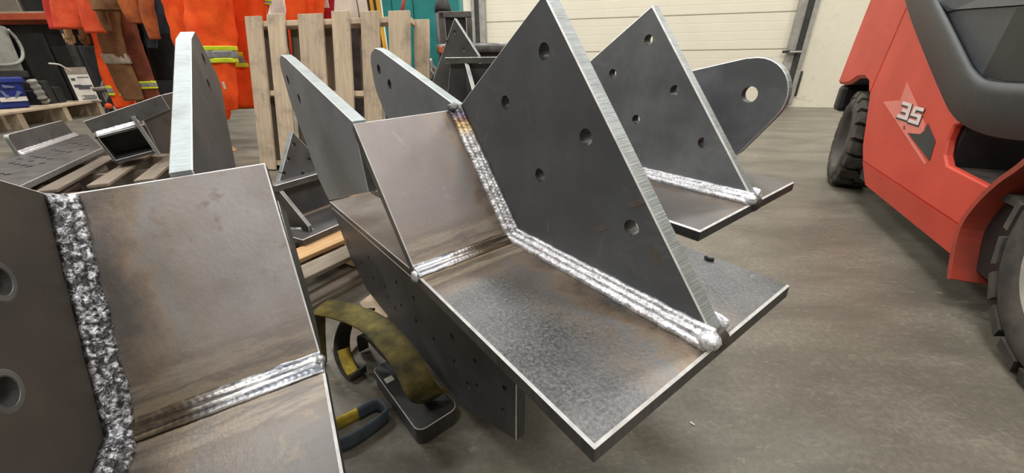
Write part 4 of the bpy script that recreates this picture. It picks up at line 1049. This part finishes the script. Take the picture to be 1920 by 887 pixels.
def glyph(strokes, quad, off, mat, name, grow=0.0, shift=(0, 0)):
    bm = bmesh.new()
    for (x0, y0, x1, y1) in strokes:
        x0 -= grow; y0 -= grow; x1 += grow; y1 += grow
        pp = []
        for (x, y) in ((x0, y0), (x1, y0), (x1, y1), (x0, y1)):
            a = V(quad[0]).lerp(V(quad[1]), x); b_ = V(quad[3]).lerp(V(quad[2]), x); c = a.lerp(b_, y)
            pp.append(f3(*dpx(c.x + shift[0], c.y + shift[1]), off))
        vs = [bm.verts.new(p) for p in pp]; bm.faces.new(vs)
    ex = bmesh.ops.extrude_face_region(bm, geom=list(bm.faces))
    for v in ex['geom']:
        if isinstance(v, bmesh.types.BMVert): v.co.y -= 0.0008
    return from_bm(name, bm, FK, [mat])
S3 = [(0.0, 0.0, 1.0, 0.2), (0.70, 0.2, 1.0, 0.8), (0.22, 0.40, 0.70, 0.6), (0.0, 0.8, 1.0, 1.0)]
S5 = [(0.0, 0.0, 1.0, 0.2), (0.0, 0.2, 0.30, 0.42), (0.0, 0.40, 1.0, 0.6), (0.70, 0.6, 1.0, 0.8), (0.0, 0.8, 1.0, 1.0)]
Q3 = [(262, 196), (346, 222), (298, 374), (200, 342)]; Q5 = [(368, 240), (458, 262), (400, 418), (302, 386)]
for st_, qd, nm in ((S3, Q3, 'three'), (S5, Q5, 'five')):
    glyph(st_, qd, 0.0028, M['decal_black'], 'numeral_shadow', 0.05, (0, 9))
    glyph(st_, qd, 0.0042, M['decal_white'], 'numeral', 0.0)

# ------------------------------------------------------------------ garments
def garment_tube(bm, rings, Y, depthf=0.55, n=28, sub=8, seed=0, fold=0.2, mat=0, close=True):
    """rings: list of (px centre, py, px half width) ; lofted at distance Y"""
    ctr = []; hw = []
    for (u, v, w_) in rings:
        p = gy(u, v, Y); q = gy(u + w_, v, Y); ctr.append(p); hw.append(V(((q - p).length, 0, 0)))
    C2 = smooth_path(ctr, sub); H2 = smooth_path(hw, sub)
    rows = []; tot = 0
    for i, p in enumerate(C2):
        if i: tot += (p - C2[i - 1]).length
        h = H2[i].x; row = []
        for k in range(n):
            a = 2 * PI * k / n
            f = 1 + fold * mnoise.noise(V((math.cos(a) * 1.6 + seed, math.sin(a) * 1.6, tot * 2.6))) + 0.6 * fold * mnoise.noise(V((math.cos(a) * 4 + seed, math.sin(a) * 4, tot * 9)))
            row.append(bm.verts.new(p + V((h * math.cos(a) * f, h * depthf * math.sin(a) * f, 0))))
        rows.append(row)
    for a, b_ in zip(rows, rows[1:]):
        for k in range(n):
            f = bm.faces.new((a[k], a[(k + 1) % n], b_[(k + 1) % n], b_[k])); f.material_index = mat; f.smooth = True
    # turned-in hem
    last = rows[-1]; c = C2[-1]
    inn = [bm.verts.new(c + (v.co - c) * 0.8) for v in last]; inn2 = [bm.verts.new(c + (v.co - c) * 0.72 + V((0, 0, 0.06))) for v in last]
    for k in range(n):
        bm.faces.new((last[k], last[(k + 1) % n], inn[(k + 1) % n], inn[k])).smooth = True
        bm.faces.new((inn[k], inn[(k + 1) % n], inn2[(k + 1) % n], inn2[k])).smooth = True
    bm.faces.new(inn2)
    if close: bm.faces.new(rows[0])
def interp_ring(rings, v):
    for (a, b_) in zip(rings, rings[1:]):
        if a[1] <= v <= b_[1]:
            t = (v - a[1]) / (b_[1] - a[1]); return tuple(a[i] + (b_[i] - a[i]) * t for i in range(3))
    return rings[-1]
def garment_part(name, rings, Y, mat, root, seed=0, depthf=0.55, fold=0.22, stripes=(), tapemid=None):
    bm = bmesh.new(); garment_tube(bm, rings, Y, depthf, seed=seed, fold=fold)
    o = from_bm(name, bm, root, [mat], True)
    for (v0, v1) in stripes:
        h = v1 - v0
        for (a, b_, mm, nm) in ((0, 0.28, M['lime'], 'lime_band'), (0.28, 0.72, tapemid or M['silver'], 'reflective_band'), (0.72, 1.0, M['lime'], 'lime_band')):
            r0_, r1_ = interp_ring(rings, v0 + h * a), interp_ring(rings, v0 + h * b_)
            bm = bmesh.new(); band_rings = [(r0_[0], r0_[1], r0_[2] * 1.07 + 0.6), ((r0_[0] + r1_[0]) / 2, (r0_[1] + r1_[1]) / 2, (r0_[2] + r1_[2]) / 2 * 1.07 + 0.6), (r1_[0], r1_[1], r1_[2] * 1.07 + 0.6)]
            garment_tube(bm, band_rings, Y, depthf, sub=2, seed=seed, fold=fold * 0.8)
            from_bm(nm, bm, o, [mm], True)
    return o
def garment(name, label, cat, u, Y, group=None):
    p = gy(u, -150, Y)
    return empty(name, label, cat, loc=None, mw=Matrix.Identity(4), group=group)

g = garment('coverall', 'bright orange coverall with lime and silver leg bands, left of the upright pallet', 'coverall', 380, 3.9)
garment_part('trouser_leg', [(385, -170, 60), (388, -60, 46), (394, 40, 40), (400, 104, 38), (410, 165, 34), (420, 188, 26), (424, 206, 20)], 3.9, M['orange'], g, 1, stripes=((87, 118),))
garment_part('trouser_leg', [(325, -170, 44), (330, -60, 40), (352, 40, 36), (378, 110, 34), (397, 170, 26), (408, 200, 24), (412, 224, 17)], 4.1, M['orange'], g, 2)
box('zip_pull', (-0.008, -0.004, -0.03), (0.008, 0.004, 0.03), M['white'], g).location = gy(420, 160, 3.68)
g = garment('coverall', 'orange coverall partly behind the left edge of the upright pallet', 'coverall', 460, 4.2)
garment_part('trouser_leg', [(452, -170, 40), (455, -60, 36), (462, 30, 32), (470, 120, 30), (476, 200, 28)], 4.25, M['orange'], g, 3, stripes=((98, 126),))
garment_part('trouser_leg', [(436, -170, 30), (438, -60, 28), (442, 60, 26), (452, 150, 26), (456, 203, 24)], 4.5, M['rust'], g, 4, stripes=((138, 164),))
g = garment('jacket', 'orange jacket hem with a lime stripe above the pallet top left corner', 'jacket', 485, 4.6)
garment_part('jacket_body', [(487, -170, 34), (487, -60, 26), (487, 0, 18), (487, 29, 15)], 5.0, M['orange'], g, 5, stripes=((0, 9),))
g = garment('coverall', 'orange coverall hanging behind the middle of the upright pallet', 'coverall', 570, 4.3)
garment_part('trouser_leg', [(556, -170, 40), (556, -60, 28), (558, 60, 18), (558, 130, 12)], 4.3, M['orange'], g, 6, stripes=((112, 124),))
garment_part('trouser_leg', [(584, -170, 36), (582, -60, 28), (580, 20, 24), (576, 90, 14)], 4.35, M['orange'], g, 7)
g = garment('jacket', 'crimson jacket with a white label above the upright pallet', 'jacket', 612, 4.7)
o = garment_part('jacket_body', [(606, -170, 44), (606, -60, 32), (608, 0, 20), (612, 40, 16)], 4.75, M['crimson'], g, 8, fold=0.1)
bm = bmesh.new(); bm_box(bm, (-0.04, -0.006, -0.05), (0.04, 0.006, 0.05)); lb_ = from_bm('label_patch', bm, g, [M['white']]); lb_.location = gy(608, 4, 4.6)
lb_['label'] = 'white label'
g = garment('jacket', 'faded red jacket sleeve hanging at the rack end, leftmost garment', 'jacket', 95, 5.2)
garment_part('sleeve', [(74, -170, 22), (82, -60, 16), (92, 0, 12), (103, 55, 9)], 5.2, M['pinkred'], g, 9)
g = garment('jacket', 'faded coral jacket beside the leftmost red one', 'jacket', 125, 5.0)
garment_part('jacket_body', [(104, -170, 34), (112, -60, 28), (122, 0, 26), (133, 54, 25)], 5.0, M['coral'], g, 10)
g = garment('jacket', 'orange jacket with a brown cuff above the grimy coverall', 'jacket', 170, 4.9)
garment_part('sleeve', [(142, -170, 26), (152, -60, 22), (163, 0, 19), (180, 62, 19)], 4.9, M['coral'], g, 11)
garment_part('cuff', [(178, -20, 10), (187, 10, 11), (196, 40, 9), (204, 58, 6)], 4.8, M['brown'], g, 12)
g = garment('jacket', 'brown bundled work jacket at the top of the garment row', 'jacket', 215, 4.7)
garment_part('jacket_body', [(196, -170, 34), (204, -60, 38), (214, 0, 40), (216, 20, 36)], 4.7, M['brown'], g, 13, fold=0.3)
garment_part('sleeve', [(232, -120, 20), (240, -40, 20), (248, 14, 20), (262, 44, 16)], 4.6, M['rust'], g, 14, fold=0.25)
garment_part('sleeve', [(266, -120, 14), (272, -20, 14), (278, 30, 13), (290, 74, 10)], 4.55, M['rust'], g, 15, fold=0.25)
g = garment('jacket', 'dark blue-grey work jacket hanging right of the brown bundle', 'jacket', 305, 4.8)
garment_part('jacket_body', [(292, -170, 36), (298, -60, 28), (304, 10, 24), (310, 58, 17), (316, 64, 14)], 4.8, M['navy'], g, 16, fold=0.25)
garment_part('sleeve', [(272, -60, 12), (276, 20, 12), (283, 60, 12), (286, 90, 9)], 4.9, M['navy'], g, 17, fold=0.25)
g = garment('coverall', 'grimy brown and orange coverall with dirty bands, left of the pale cheek plate', 'coverall', 210, 5.3)
garment_part('trouser_leg', [(160, -170, 34), (180, 0, 22), (192, 66, 18), (210, 130, 20), (238, 203, 20)], 5.35, M['orange'], g, 18, stripes=((160, 178),))
garment_part('trouser_leg', [(190, -170, 34), (196, 0, 24), (206, 66, 21), (226, 130, 21), (252, 188, 18)], 5.2, M['brown'], g, 19, stripes=(), fold=0.2)
bm = bmesh.new(); garment_tube(bm, [(214, 101, 22), (219, 111, 22), (223, 120, 22)], 5.2, 0.56, sub=2, seed=19, fold=0.15); from_bm('dirty_band', bm, g, [M['beige_tape']], True)
garment_part('trouser_leg', [(225, -170, 34), (232, 0, 20), (240, 66, 20), (264, 140, 19), (284, 196, 19)], 5.3, M['darkrust'], g, 20, stripes=((152, 166),), tapemid=M['silver'])
g = garment('coverall', 'dark charcoal coverall behind the grimy brown one', 'coverall', 240, 5.8)
garment_part('trouser_leg', [(230, -170, 60), (240, 0, 54), (262, 90, 44), (276, 150, 26)], 5.8, M['blackcloth'], g, 21)
garment_part('trouser_leg', [(290, -170, 60), (296, 0, 44), (300, 90, 24), (306, 150, 16)], 5.7, M['blackcloth'], g, 22)
for i, (u, v, nm) in enumerate(((131, 72, 'tan leather glove tucked below the coral jacket hem'), (160, 74, 'darker tan glove beside the other glove under the jackets'))):
    g = garment('work_glove', nm, 'glove', u, 5.1)
    Yg = 5.1 if i == 0 else 5.3
    garment_part('cuff', [(u - 8, v - 30, 7), (u - 4, v - 14, 7), (u, v, 7)], Yg, M['glove'] if i == 0 else M['brown'], g, 30 + i)
    for k, (du, dv) in enumerate(((-5, 8), (0, 12), (5, 12), (9, 9), (-9, 2))):
        garment_part('finger', [(u + du * 0.6, v - 6, 2.4), (u + du * 0.9, v + dv * 0.5, 2.3), (u + du, v + dv, 1.8)], Yg, M['glove'] if i == 0 else M['brown'], g, 33 + k, fold=0.05, depthf=0.9)
# rail the garments hang from
ra, rb = gy(60, -165, 5.1), gy(640, -165, 4.4)
RL = empty('garment_rail', 'steel rail hung from the ceiling above the row of workwear', 'rail', mw=Matrix.Identity(4))
zt = 3.5
ra = V((-5.2, 5.35, zt)); rb = V((-1.2, 4.2, zt))
tube('rail', [ra, rb], 0.025, M['tube'], RL)
for p in (ra, rb): tube('drop_rod', [V((p.x, p.y, zt)), V((p.x, p.y, 5.6))], 0.02, M['tube'], RL)
cs = gy(456, 212, 4.9)

# ------------------------------------------------------------------ storage rack, bin, box on the left
yK = 8.4
RK = empty('storage_rack', 'orange pallet rack at the far left behind the hanging workwear', 'rack', mw=Matrix.Identity(4))
bl, br_ = gy(-120, 31, yK), gy(108, 31, yK)
zt_, zb_ = gy(40, 25, yK).z, gy(40, 37.5, yK).z
box('beam', (bl.x, yK - 0.03, zb_), (br_.x, yK + 0.03, zt_), M['rackorange'], RK, 0.004)
box('beam', (bl.x, yK + 0.9, zb_), (br_.x, yK + 0.96, zt_), M['rackorange'], RK, 0.004)
box('shelf_board', (bl.x, yK - 0.02, zt_), (br_.x, yK + 0.95, zt_ + 0.03), M['wood'], RK)
for x in (bl.x, br_.x):
    for y in (yK, yK + 0.93): box('upright', (x - 0.04, y - 0.04, 0), (x + 0.04, y + 0.04, 2.8), M['darkgrey'], RK)
box('dark_shade_sheet', (bl.x - 0.1, yK + 1.0, 0.0), (gy(330, 100, yK).x, yK + 1.03, 2.4), M['dark'], RK)  # added dark sheet stands in for shadow and dark clutter inside the rack
sb = V((gy(0, 10, yK).x, yK + 0.05, zt_ + 0.03))
tag(box('shelf_box', (gy(-60, 0, yK).x, yK + 0.02, zt_ + 0.031), (gy(28, 0, yK).x, yK + 0.5, zt_ + 0.45), M['card'], None, 0.006), 'dull cardboard box on the rack shelf at the top left corner', 'box')
tag(box('tool_case', (gy(34, 0, yK).x, yK + 0.02, zt_ + 0.031), (gy(78, 0, yK).x, yK + 0.5, zt_ + 0.35), M['dark'], None, 0.02, 2), 'dark case on the rack shelf beside the cardboard box', 'case')

# low pallet with the blue bin and white box
k0, k1 = gz(22, 210, 0.24), gz(190, 187, 0.24); k0.z = 0; k1.z = 0
exk2 = (k1 - k0).normalized(); eyk2 = V((-exk2.y, exk2.x, 0))
k0 = k0 - exk2 * 0.9
LKp = (k1 - k0).length
zk = 0.24
LPm = frame(k0, exk2, eyk2, Z3)
LP = empty('wooden_pallet', 'low wooden pallet under the blue bin and white box at far left', 'pallet', LPm)
for i in range(5): box('deck_board', (0, i * 0.2, zk - 0.03), (LKp, i * 0.2 + 0.16, zk), M['wood'], LP, 0.003)
for x in (0.05, LKp * 0.35, LKp * 0.66, LKp - 0.12): box('stringer', (x, 0.02, 0.0), (x + 0.1, 0.95, zk - 0.031), M['wood'], LP)
LPi = LPm.inverted()
def kpt(u, v, y=0.06):
    P = gp(u, v, k0 + eyk2 * y, eyk2); q = LPi @ P; return q
def tapered(name, x0, x1, y0, y1, z0, z1, tp, mat, parent, bev=0.02):
    bm = bmesh.new(); vs = bm_box(bm, (x0, y0, z0), (x1, y1, z1), 0)
    cx, cy = (x0 + x1) / 2, (y0 + y1) / 2
    for v in bm.verts:
        if v.co.z < (z0 + z1) / 2: v.co.x = cx + (v.co.x - cx) * tp; v.co.y = cy + (v.co.y - cy) * tp
    if bev: bmesh.ops.bevel(bm, geom=list(bm.edges), offset=bev, segments=2, affect='EDGES')
    return from_bm(name, bm, parent, [mat])
def facing(u, v, z_):
    """frame at a floor-rack point, x across the view, y away from the viewer, z up"""
    P = gz(u, v, z_); d = V((P.x, P.y, 0)).normalized(); x = V((d.y, -d.x, 0))
    m_ = frame(P, x, d, Z3)
    def pt(uu, vv, y=0.0):
        q = gp(uu, vv, P + d * y, d) - P; return V((q.dot(x), y, q.z))
    return m_, pt
BM_, bpt = facing(30, 204, zk)
bl0, bl1, btop = bpt(-30, 204), bpt(66, 204), bpt(30, 148)
BN = empty('recycling_bin', 'blue plastic recycling bin on the low pallet at the far left edge', 'bin', BM_)
hb = btop.z; zk_ = 0.0
tapered('bin_body', bl0.x, bl1.x, 0.03, 0.55, 0.001, hb, 0.88, M['blue'], BN)
box('bin_rim', (bl0.x - 0.03, 0.0, hb - 0.05), (bl1.x + 0.03, 0.58, hb + 0.02), M['blue'], BN, 0.012)
c1 = bpt(19, 172, 0.03); s_ = 0.10
for k in range(3):
    a = 2 * PI * k / 3 + PI / 2
    bm = bmesh.new(); pts = []
    for (r, d) in ((1.0, -0.95), (1.0, 0.35), (1.18, 0.35), (0.80, 0.75), (0.46, 0.35), (0.62, 0.35), (0.62, -0.75)):
        t_ = a + d * 0.9; pts.append((c1.x + s_ * r * math.cos(t_), c1.z + s_ * r * math.sin(t_)))
    f_ = [bm.verts.new((x, 0.046 - (z_ / hb) * 0.03 + 0.012 * 0 - 0.022, z_)) for x, z_ in pts]
    b2_ = [bm.verts.new((v.co.x, v.co.y + 0.02, v.co.z)) for v in f_]
    bm.faces.new(f_); bm.faces.new(b2_[::-1])
    for q in range(7): bm.faces.new((f_[q], b2_[q], b2_[(q + 1) % 7], f_[(q + 1) % 7]))
    o = from_bm('recycle_arrow', bm, BN, [M['bin_print']])
c2 = bpt(26, 186, 0.03)
box('label_strip', (c2.x - 0.13, 0.020, c2.z - 0.03), (c2.x + 0.13, 0.034, c2.z + 0.03), M['white'], BN)
WM_, cpt_ = facing(168, 190, zk)
w0, w1, wt = cpt_(149, 192), cpt_(187, 188), cpt_(140, 126)
WB = empty('carton', 'white printed carton with a grey flap standing on the low pallet', 'carton', WM_)
hw_ = wt.z
box('carton_body', (w0.x, 0.03, 0.001), (w1.x, 0.25, hw_ * 0.80), M['white'], WB, 0.006)
box('carton_flap', (w0.x, 0.028, hw_ * 0.801), (w1.x, 0.06, hw_ * 1.0), M['card'], WB)
xm = (w0.x + w1.x) / 2; ww = w1.x - w0.x
for (x0, x1, z0, z1) in ((0.1, 0.45, 0.42, 0.50), (0.25, 0.8, 0.36, 0.43), (0.4, 0.95, 0.43, 0.48), (0.2, 0.9, 0.06, 0.085), (0.35, 0.95, 0.11, 0.135), (0.25, 0.9, 0.16, 0.18), (0.1, 0.28, 0.62, 0.69), (0.4, 0.95, 0.70, 0.72)):
    box('print_mark', (w0.x + ww * x0, 0.0245, hw_ * z0), (w0.x + ww * x1, 0.0298, hw_ * z1), M['ink'], WB)
# clutter between bin and carton
for i, (u0, u1, v0, dy, nm, lab, mt) in enumerate(((88, 97, 168, 0.3, 'crate', 'dark narrow crate between the blue bin and the carton', 'dark'), (99, 112, 150, 0.3, 'crate', 'black case left of the white carton', 'dark'), (115, 130, 162, 0.3, 'crate', 'black box touching the white carton', 'dark'))):
    a_, b_, t_ = kpt(u0, 196, dy), kpt(u1, 196, dy), kpt(u0, v0, dy)
    tag(box(nm, (a_.x, dy, zk + 0.001), (b_.x, dy + 0.3, t_.z), M[mt], None, 0.02, 2, LPm), lab, 'crate')
pp = [LPm @ kpt(u, v, 0.04) for u, v in ((58, 150), (66, 161), (73, 172), (80, 184), (86, 190))]
tag(tube('crumpled_hose', smooth_path(pp, 4), [0.05 + 0.009 * math.sin(k * 1.7) for k in range(17)], M['greyplastic'], None, 8), 'grey crumpled hose slumped against the blue bin', 'hose')
# grey machine housing above the bin with a looping cable
gm0, gm1 = kpt(-40, 135, 0.80), kpt(46, 133, 0.80); gmt = kpt(5, 50, 0.80)
GM = empty('machine_housing', 'grey machine housing above the blue bin at the left edge', 'machine', LPm)
bm = bmesh.new()
pr_ = [(gm0.x, gm0.z), (gm1.x, gm1.z), (kpt(10, 46, 0.80).x, gmt.z), (kpt(0, 40, 0.80).x - 0.3, gmt.z + 0.05)]
fa = [bm.verts.new((x, 0.80, z_)) for x, z_ in pr_]; ba = [bm.verts.new((x, 1.2, z_)) for x, z_ in pr_]
bm.faces.new(fa); bm.faces.new(ba[::-1])
for k in range(4): bm.faces.new((fa[k], ba[k], ba[(k + 1) % 4], fa[(k + 1) % 4]))
bmesh.ops.bevel(bm, geom=list(bm.edges), offset=0.012, segments=1, affect='EDGES')
from_bm('housing', bm, GM, [M['greyplastic']])
box('plinth', (gm0.x, 0.79, gm0.z - 0.10), (gm1.x + 0.05, 1.22, gm0.z - 0.001), M['darkgrey'], GM, 0.01)
box('support_leg', (gm0.x + 0.3, 0.86, zk), (gm0.x + 0.4, 0.94, gm0.z - 0.1), M['darkgrey'], GM)
box('support_leg', (gm1.x - 0.1, 0.86, zk), (gm1.x, 0.94, gm0.z - 0.1), M['darkgrey'], GM)
cb = [LPm @ kpt(u, v, 0.76) for u, v in ((14, 55), (30, 72), (41, 92), (42, 108), (32, 118), (10, 122), (-20, 122))]
tag(tube('looping_cable', smooth_path(cb, 6), 0.022, M['greyplastic'], None, 8), 'grey cable looping down the side of the machine housing', 'cable')
cb = [LPm @ kpt(u, v, 0.0) for u, v in ((92, 119), (110, 121), (122, 127), (134, 134))]
tag(tube('white_rod', smooth_path(cb, 4), 0.012, M['white'], None, 6), 'thin white rod sloping behind the white carton', 'rod')
# dark boxes inside the rack
for i, (u0, u1, v0, v1, lab) in enumerate(((50, 104, 60, 120, 'large black crate under the orange rack beam'), (122, 175, 85, 150, 'black cabinet behind the white carton'))):
    a_, b_ = gy(u0, v1, 8.55), gy(u1, v1, 8.55); b_.z = gy(u1, v0, 8.55).z
    tag(box('crate', (a_.x, 8.55, 0.0), (b_.x, 9.05, b_.z), M['dark'], None, 0.02), lab, 'crate')
# dolly wheel by the pallet
dw = gy(212, 186, 6.4)
DW = empty('hand_dolly', 'dark hand dolly with a rusty wheel hoop beside the low pallet', 'dolly', mw=Matrix.Identity(4))
cpt = [dw + V((math.cos(a) * 0.16, 0.02 * a, math.sin(a) * 0.27)) for a in [k * 2 * PI / 20 for k in range(21)]]
tube('wheel_hoop', cpt, 0.028, M['rim'], DW, 8)
tube('frame_bar', [gy(176, 168, 6.4), gy(212, 164, 6.4), gy(226, 172, 6.45)], 0.03, M['card'], DW, 8)
tube('frame_bar', [gy(204, 205, 6.4), gy(212, 170, 6.4)], 0.04, M['dark'], DW, 8)
blob('red_cap', M['coral'], gy(204, 199, 6.35), 0.045, DW)
tube('foot', [gy(204, 205, 6.4), V((gy(204, 205, 6.4).x, 6.4, 0.0))], 0.05, M['dark'], DW, 8)

# ------------------------------------------------------------------ things behind the upright pallet
def upright_board(name, label, cat, u0, u1, vtop, Y, mat, z0=0.0, depth=0.05, vb=120):
    a_, b_ = gy(u0, vb, Y), gy(u1, vb, Y); zt2 = gy((u0 + u1) / 2, vtop, Y).z
    return tag(box(name, (a_.x, Y, z0), (b_.x, Y + depth, zt2), mat, None, 0.006), label, cat)
upright_board('locker', 'pale off-white locker between two orange garments behind the pallet', 'locker', 504, 532, -80, 5.45, M['white'], vb=10, depth=0.4)
upright_board('cabinet', 'wide cream cabinet behind the upright pallet', 'cabinet', 626, 668, -80, 5.6, M['offwhite'], vb=10, depth=0.4)
upright_board('cabinet', 'cream cabinet beside the yellow and black bars', 'cabinet', 671, 697, -80, 5.62, M['offwhite'], vb=10, depth=0.4)
upright_board('dark_cupboard', 'dark cupboard low behind the gaps of the upright pallet', 'cupboard', 542, 690, 52, 5.38, M['darkgrey'], vb=100, depth=0.04)
for i, (u0, u1, mm, lab) in enumerate(((698, 702.5, 'dark', 'black bar left of the yellow bars'), (702.5, 710, 'yellow', 'first yellow bar from the cream cabinet'), (710.5, 714, 'dark', 'black bar between the two yellow bars'), (714.5, 721, 'yellow', 'yellow bar next to the teal cabinet'))):
    a_, b_ = gy(u0 + 6, 100, 4.8), gy(u1 + 6, 100, 4.8); lean = gy(u0 + 6 - 22, -80, 5.1)
    bm = bmesh.new(); wd_ = (b_.x - a_.x) * 0.9; lean.x = a_.x - 0.16
    pr2 = [(a_.x + 0.03, 4.75, 0.0), (lean.x + 0.03, 5.15, lean.z)]
    lo = [bm.verts.new((pr2[0][0] + dx, pr2[0][1] + dy, 0.0)) for dx, dy in ((0, 0), (wd_, 0), (wd_, 0.03), (0, 0.03))]
    hi = [bm.verts.new((pr2[1][0] + dx, pr2[1][1] + dy, pr2[1][2])) for dx, dy in ((0, 0), (wd_, 0), (wd_, 0.03), (0, 0.03))]
    bm.faces.new(lo[::-1]); bm.faces.new(hi)
    for k in range(4): bm.faces.new((lo[k], lo[(k + 1) % 4], hi[(k + 1) % 4], hi[k]))
    tag(from_bm('hazard_bar', bm, None, [M[mm]]), lab, 'bar')
yT = 5.6
tx0, tx1, tx2 = gy(718, 30, yT).x, gy(776, 30, yT).x, gy(864, 60, yT).x
TC = empty('teal_cabinet', 'tall teal steel cabinet behind the right end of the upright pallet', 'cabinet', loc=(tx0, yT, 0))
box('cabinet_body', (0, 0.02, 0), (tx2 - tx0, 0.5, 2.0), M['teal'], TC, 0.01)
box('cabinet_door', (0.01, 0.0, 0.05), (0.12, 0.018, 1.97), M['teal'], TC, 0.004)
box('cabinet_door', (0.13, 0.0, 0.05), (tx1 - tx0 - 0.005, 0.018, 1.97), M['teal'], TC, 0.004)
box('cabinet_door', (tx1 - tx0 + 0.005, 0.0, 0.05), (tx2 - tx0 - 0.01, 0.018, 1.97), M['teal'], TC, 0.004)
tag(tube('red_pipe', [gy(748, 60, 5.3), gy(762, -30, 5.3)], 0.022, M['redpipe'], None, 8), 'slanting red pipe in front of the teal cabinet', 'pipe')
pp_ = bpy.data.objects['red_pipe']
cy = gy(832, 40, 5.0)
GC = empty('gas_cylinder', 'dark gas cylinder with a domed shiny shoulder before the teal cabinet', 'gas cylinder', loc=(cy.x, 5.0, 0))
zsh = gy(832, 20, 5.0).z
rcy = (gy(848, 15, 5.0) - gy(817, 15, 5.0)).length / 2
tube('cylinder_body', [(0, 0, 0), (0, 0, zsh)], rcy * 0.98, M['darkgrey'], GC, 24)
tube('shoulder', [(0, 0, zsh - 0.02), (0, 0, zsh + 0.02), (0, 0, zsh + 0.08), (0, 0, zsh + 0.13), (0, 0, zsh + 0.16)], [rcy, rcy, rcy * 0.85, rcy * 0.5, rcy * 0.25], M['plastic_dark'], GC, 24)
tube('valve', [(0, 0, zsh + 0.15), (0, 0, zsh + 0.26)], 0.03, M['tube'], GC, 10)
# square tube frame
yF = 3.6
SF = empty('tube_frame', 'square steel tube frame standing behind the tall far bracket', 'frame', mw=Matrix.Identity(4))
ftl, ftr = gy(822, 27, yF), gy(884, 27, yF)
zf = gy(850, 21, yF).z; s2 = 0.045
def bx2(name, x0, x1, y0, y1, z0, z1, mat): return box(name, (x0, y0, z0), (x1, y1, z1), mat, SF, 0.004)
bx2('top_tube', ftl.x, ftr.x, yF, yF + s2, zf - s2, zf, M['tube'])
bx2('leg_tube', ftl.x, ftl.x + s2, yF, yF + s2, 0.0, zf - s2 - 0.001, M['tube'])
bx2('leg_tube', ftr.x - s2, ftr.x, yF, yF + s2, 0.0, zf - s2 - 0.001, M['tube'])
bx2('infill_sheet', ftl.x + s2 + 0.005, ftr.x - s2 - 0.005, yF + 0.02, yF + 0.03, 0.05, zf - s2 - 0.001, M['plastic_dark'])
box('hollow_shade_patch', (ftl.x + 0.008, yF - 0.002, zf - s2 + 0.008), (ftl.x + s2 - 0.008, yF + 0.001, zf - 0.008), M['dark'], SF)  # flat dark patch painted as the shade inside the open tube end
# round steel drum with a rim
yD = 3.0
dc = gy(900, 88, yD); rD = (gy(968, 88, yD) - gy(808, 88, yD)).length / 2
zD = gy(900, 76, yD).z - 0.02
DR = empty('steel_drum', 'open black steel drum with a worn rim behind the far bracket', 'drum', loc=(gy(892, 90, yD).x, yD + 0.15, 0))
n = 40; bm = bmesh.new(); rg = []
for r, z_ in ((rD * 0.93, 0.0), (rD * 0.93, 0.3), (rD * 0.96, 0.32), (rD * 0.93, 0.34), (rD * 0.93, zD - 0.07), (rD * 0.93, zD - 0.06)):
    rg.append([bm.verts.new((r * math.cos(2 * PI * k / n), r * math.sin(2 * PI * k / n), z_)) for k in range(n)])
for a_, b_ in zip(rg, rg[1:]):
    for k in range(n): bm.faces.new((a_[k], a_[(k + 1) % n], b_[(k + 1) % n], b_[k]))
bm.faces.new(rg[0][::-1]); bm.faces.new(rg[-1])
from_bm('drum_body', bm, DR, [M['rustdrum']], True)
bm = bmesh.new(); rg = []
for r, z_ in ((rD * 0.90, zD - 0.055), (rD, zD - 0.055), (rD * 1.01, zD - 0.04), (rD, zD - 0.02), (rD * 0.985, zD), (rD * 0.93, zD), (rD * 0.90, zD - 0.02)):
    rg.append([bm.verts.new((r * math.cos(2 * PI * k / n), r * math.sin(2 * PI * k / n), z_)) for k in range(n)])
for a_, b_ in zip(rg, rg[1:] + rg[:1]):
    for k in range(n): bm.faces.new((a_[k], a_[(k + 1) % n], b_[(k + 1) % n], b_[k]))
from_bm('drum_rim', bm, DR, [M['tube']], True)
o = box('rim_clip', (-0.012, -0.01, -0.03), (0.012, 0.01, 0.012), M['cap'], DR, 0.006); o.location = (gy(828, 88, yD - rD * 0.6).x - DR.location.x, yD - rD * 0.70 - DR.location.y, zD - 0.03); o['label'] = 'orange clip'
bm = bmesh.new(); bmesh.ops.create_icosphere(bm, subdivisions=3, radius=0.09)
fp = gy(803, 138, 3.3)
for v in bm.verts: v.co = V((v.co.x * 0.7, v.co.y * 0.7, v.co.z * 1.2)) * (1 + 0.5 * mnoise.noise(v.co * 22)) + V((fp.x, 3.3, fp.z))
SI = tag(from_bm('plastic_wrap', bm, None, [M['foil']]), 'crumpled silver wrap on a stool right of the upright pallet', 'wrap')
tag(tube('wrap_stand', [(fp.x, 3.3, 0), (fp.x, 3.3, fp.z - 0.13)], 0.05, M['teal'], None, 12), 'teal post under the crumpled silver wrap', 'post')

# things of one kind that stand together share a group
GROUPS = {'coverall': 'coveralls hanging in a row', 'jacket': 'work jackets hanging in a row', 'work_glove': 'gloves under the jackets',
          'hazard_bar': 'yellow and black bars by the teal cabinet', 'crate': 'dark crates round the storage rack', 'timber_crib': 'timber cribs under the brackets',
          'cabinet': 'cream cabinets behind the upright pallet', 'welded_bracket': 'welded steel brackets', 'steel_bracket': 'steel pieces on the left pallets',
          'wooden_pallet': 'wooden pallets', 'loose_board': 'loose boards under the sling'}
for o in list(SC.objects):
    if o.parent is None and 'label' in o:
        k = o.name.split('.')[0]
        if k in GROUPS: o['group'] = GROUPS[k]
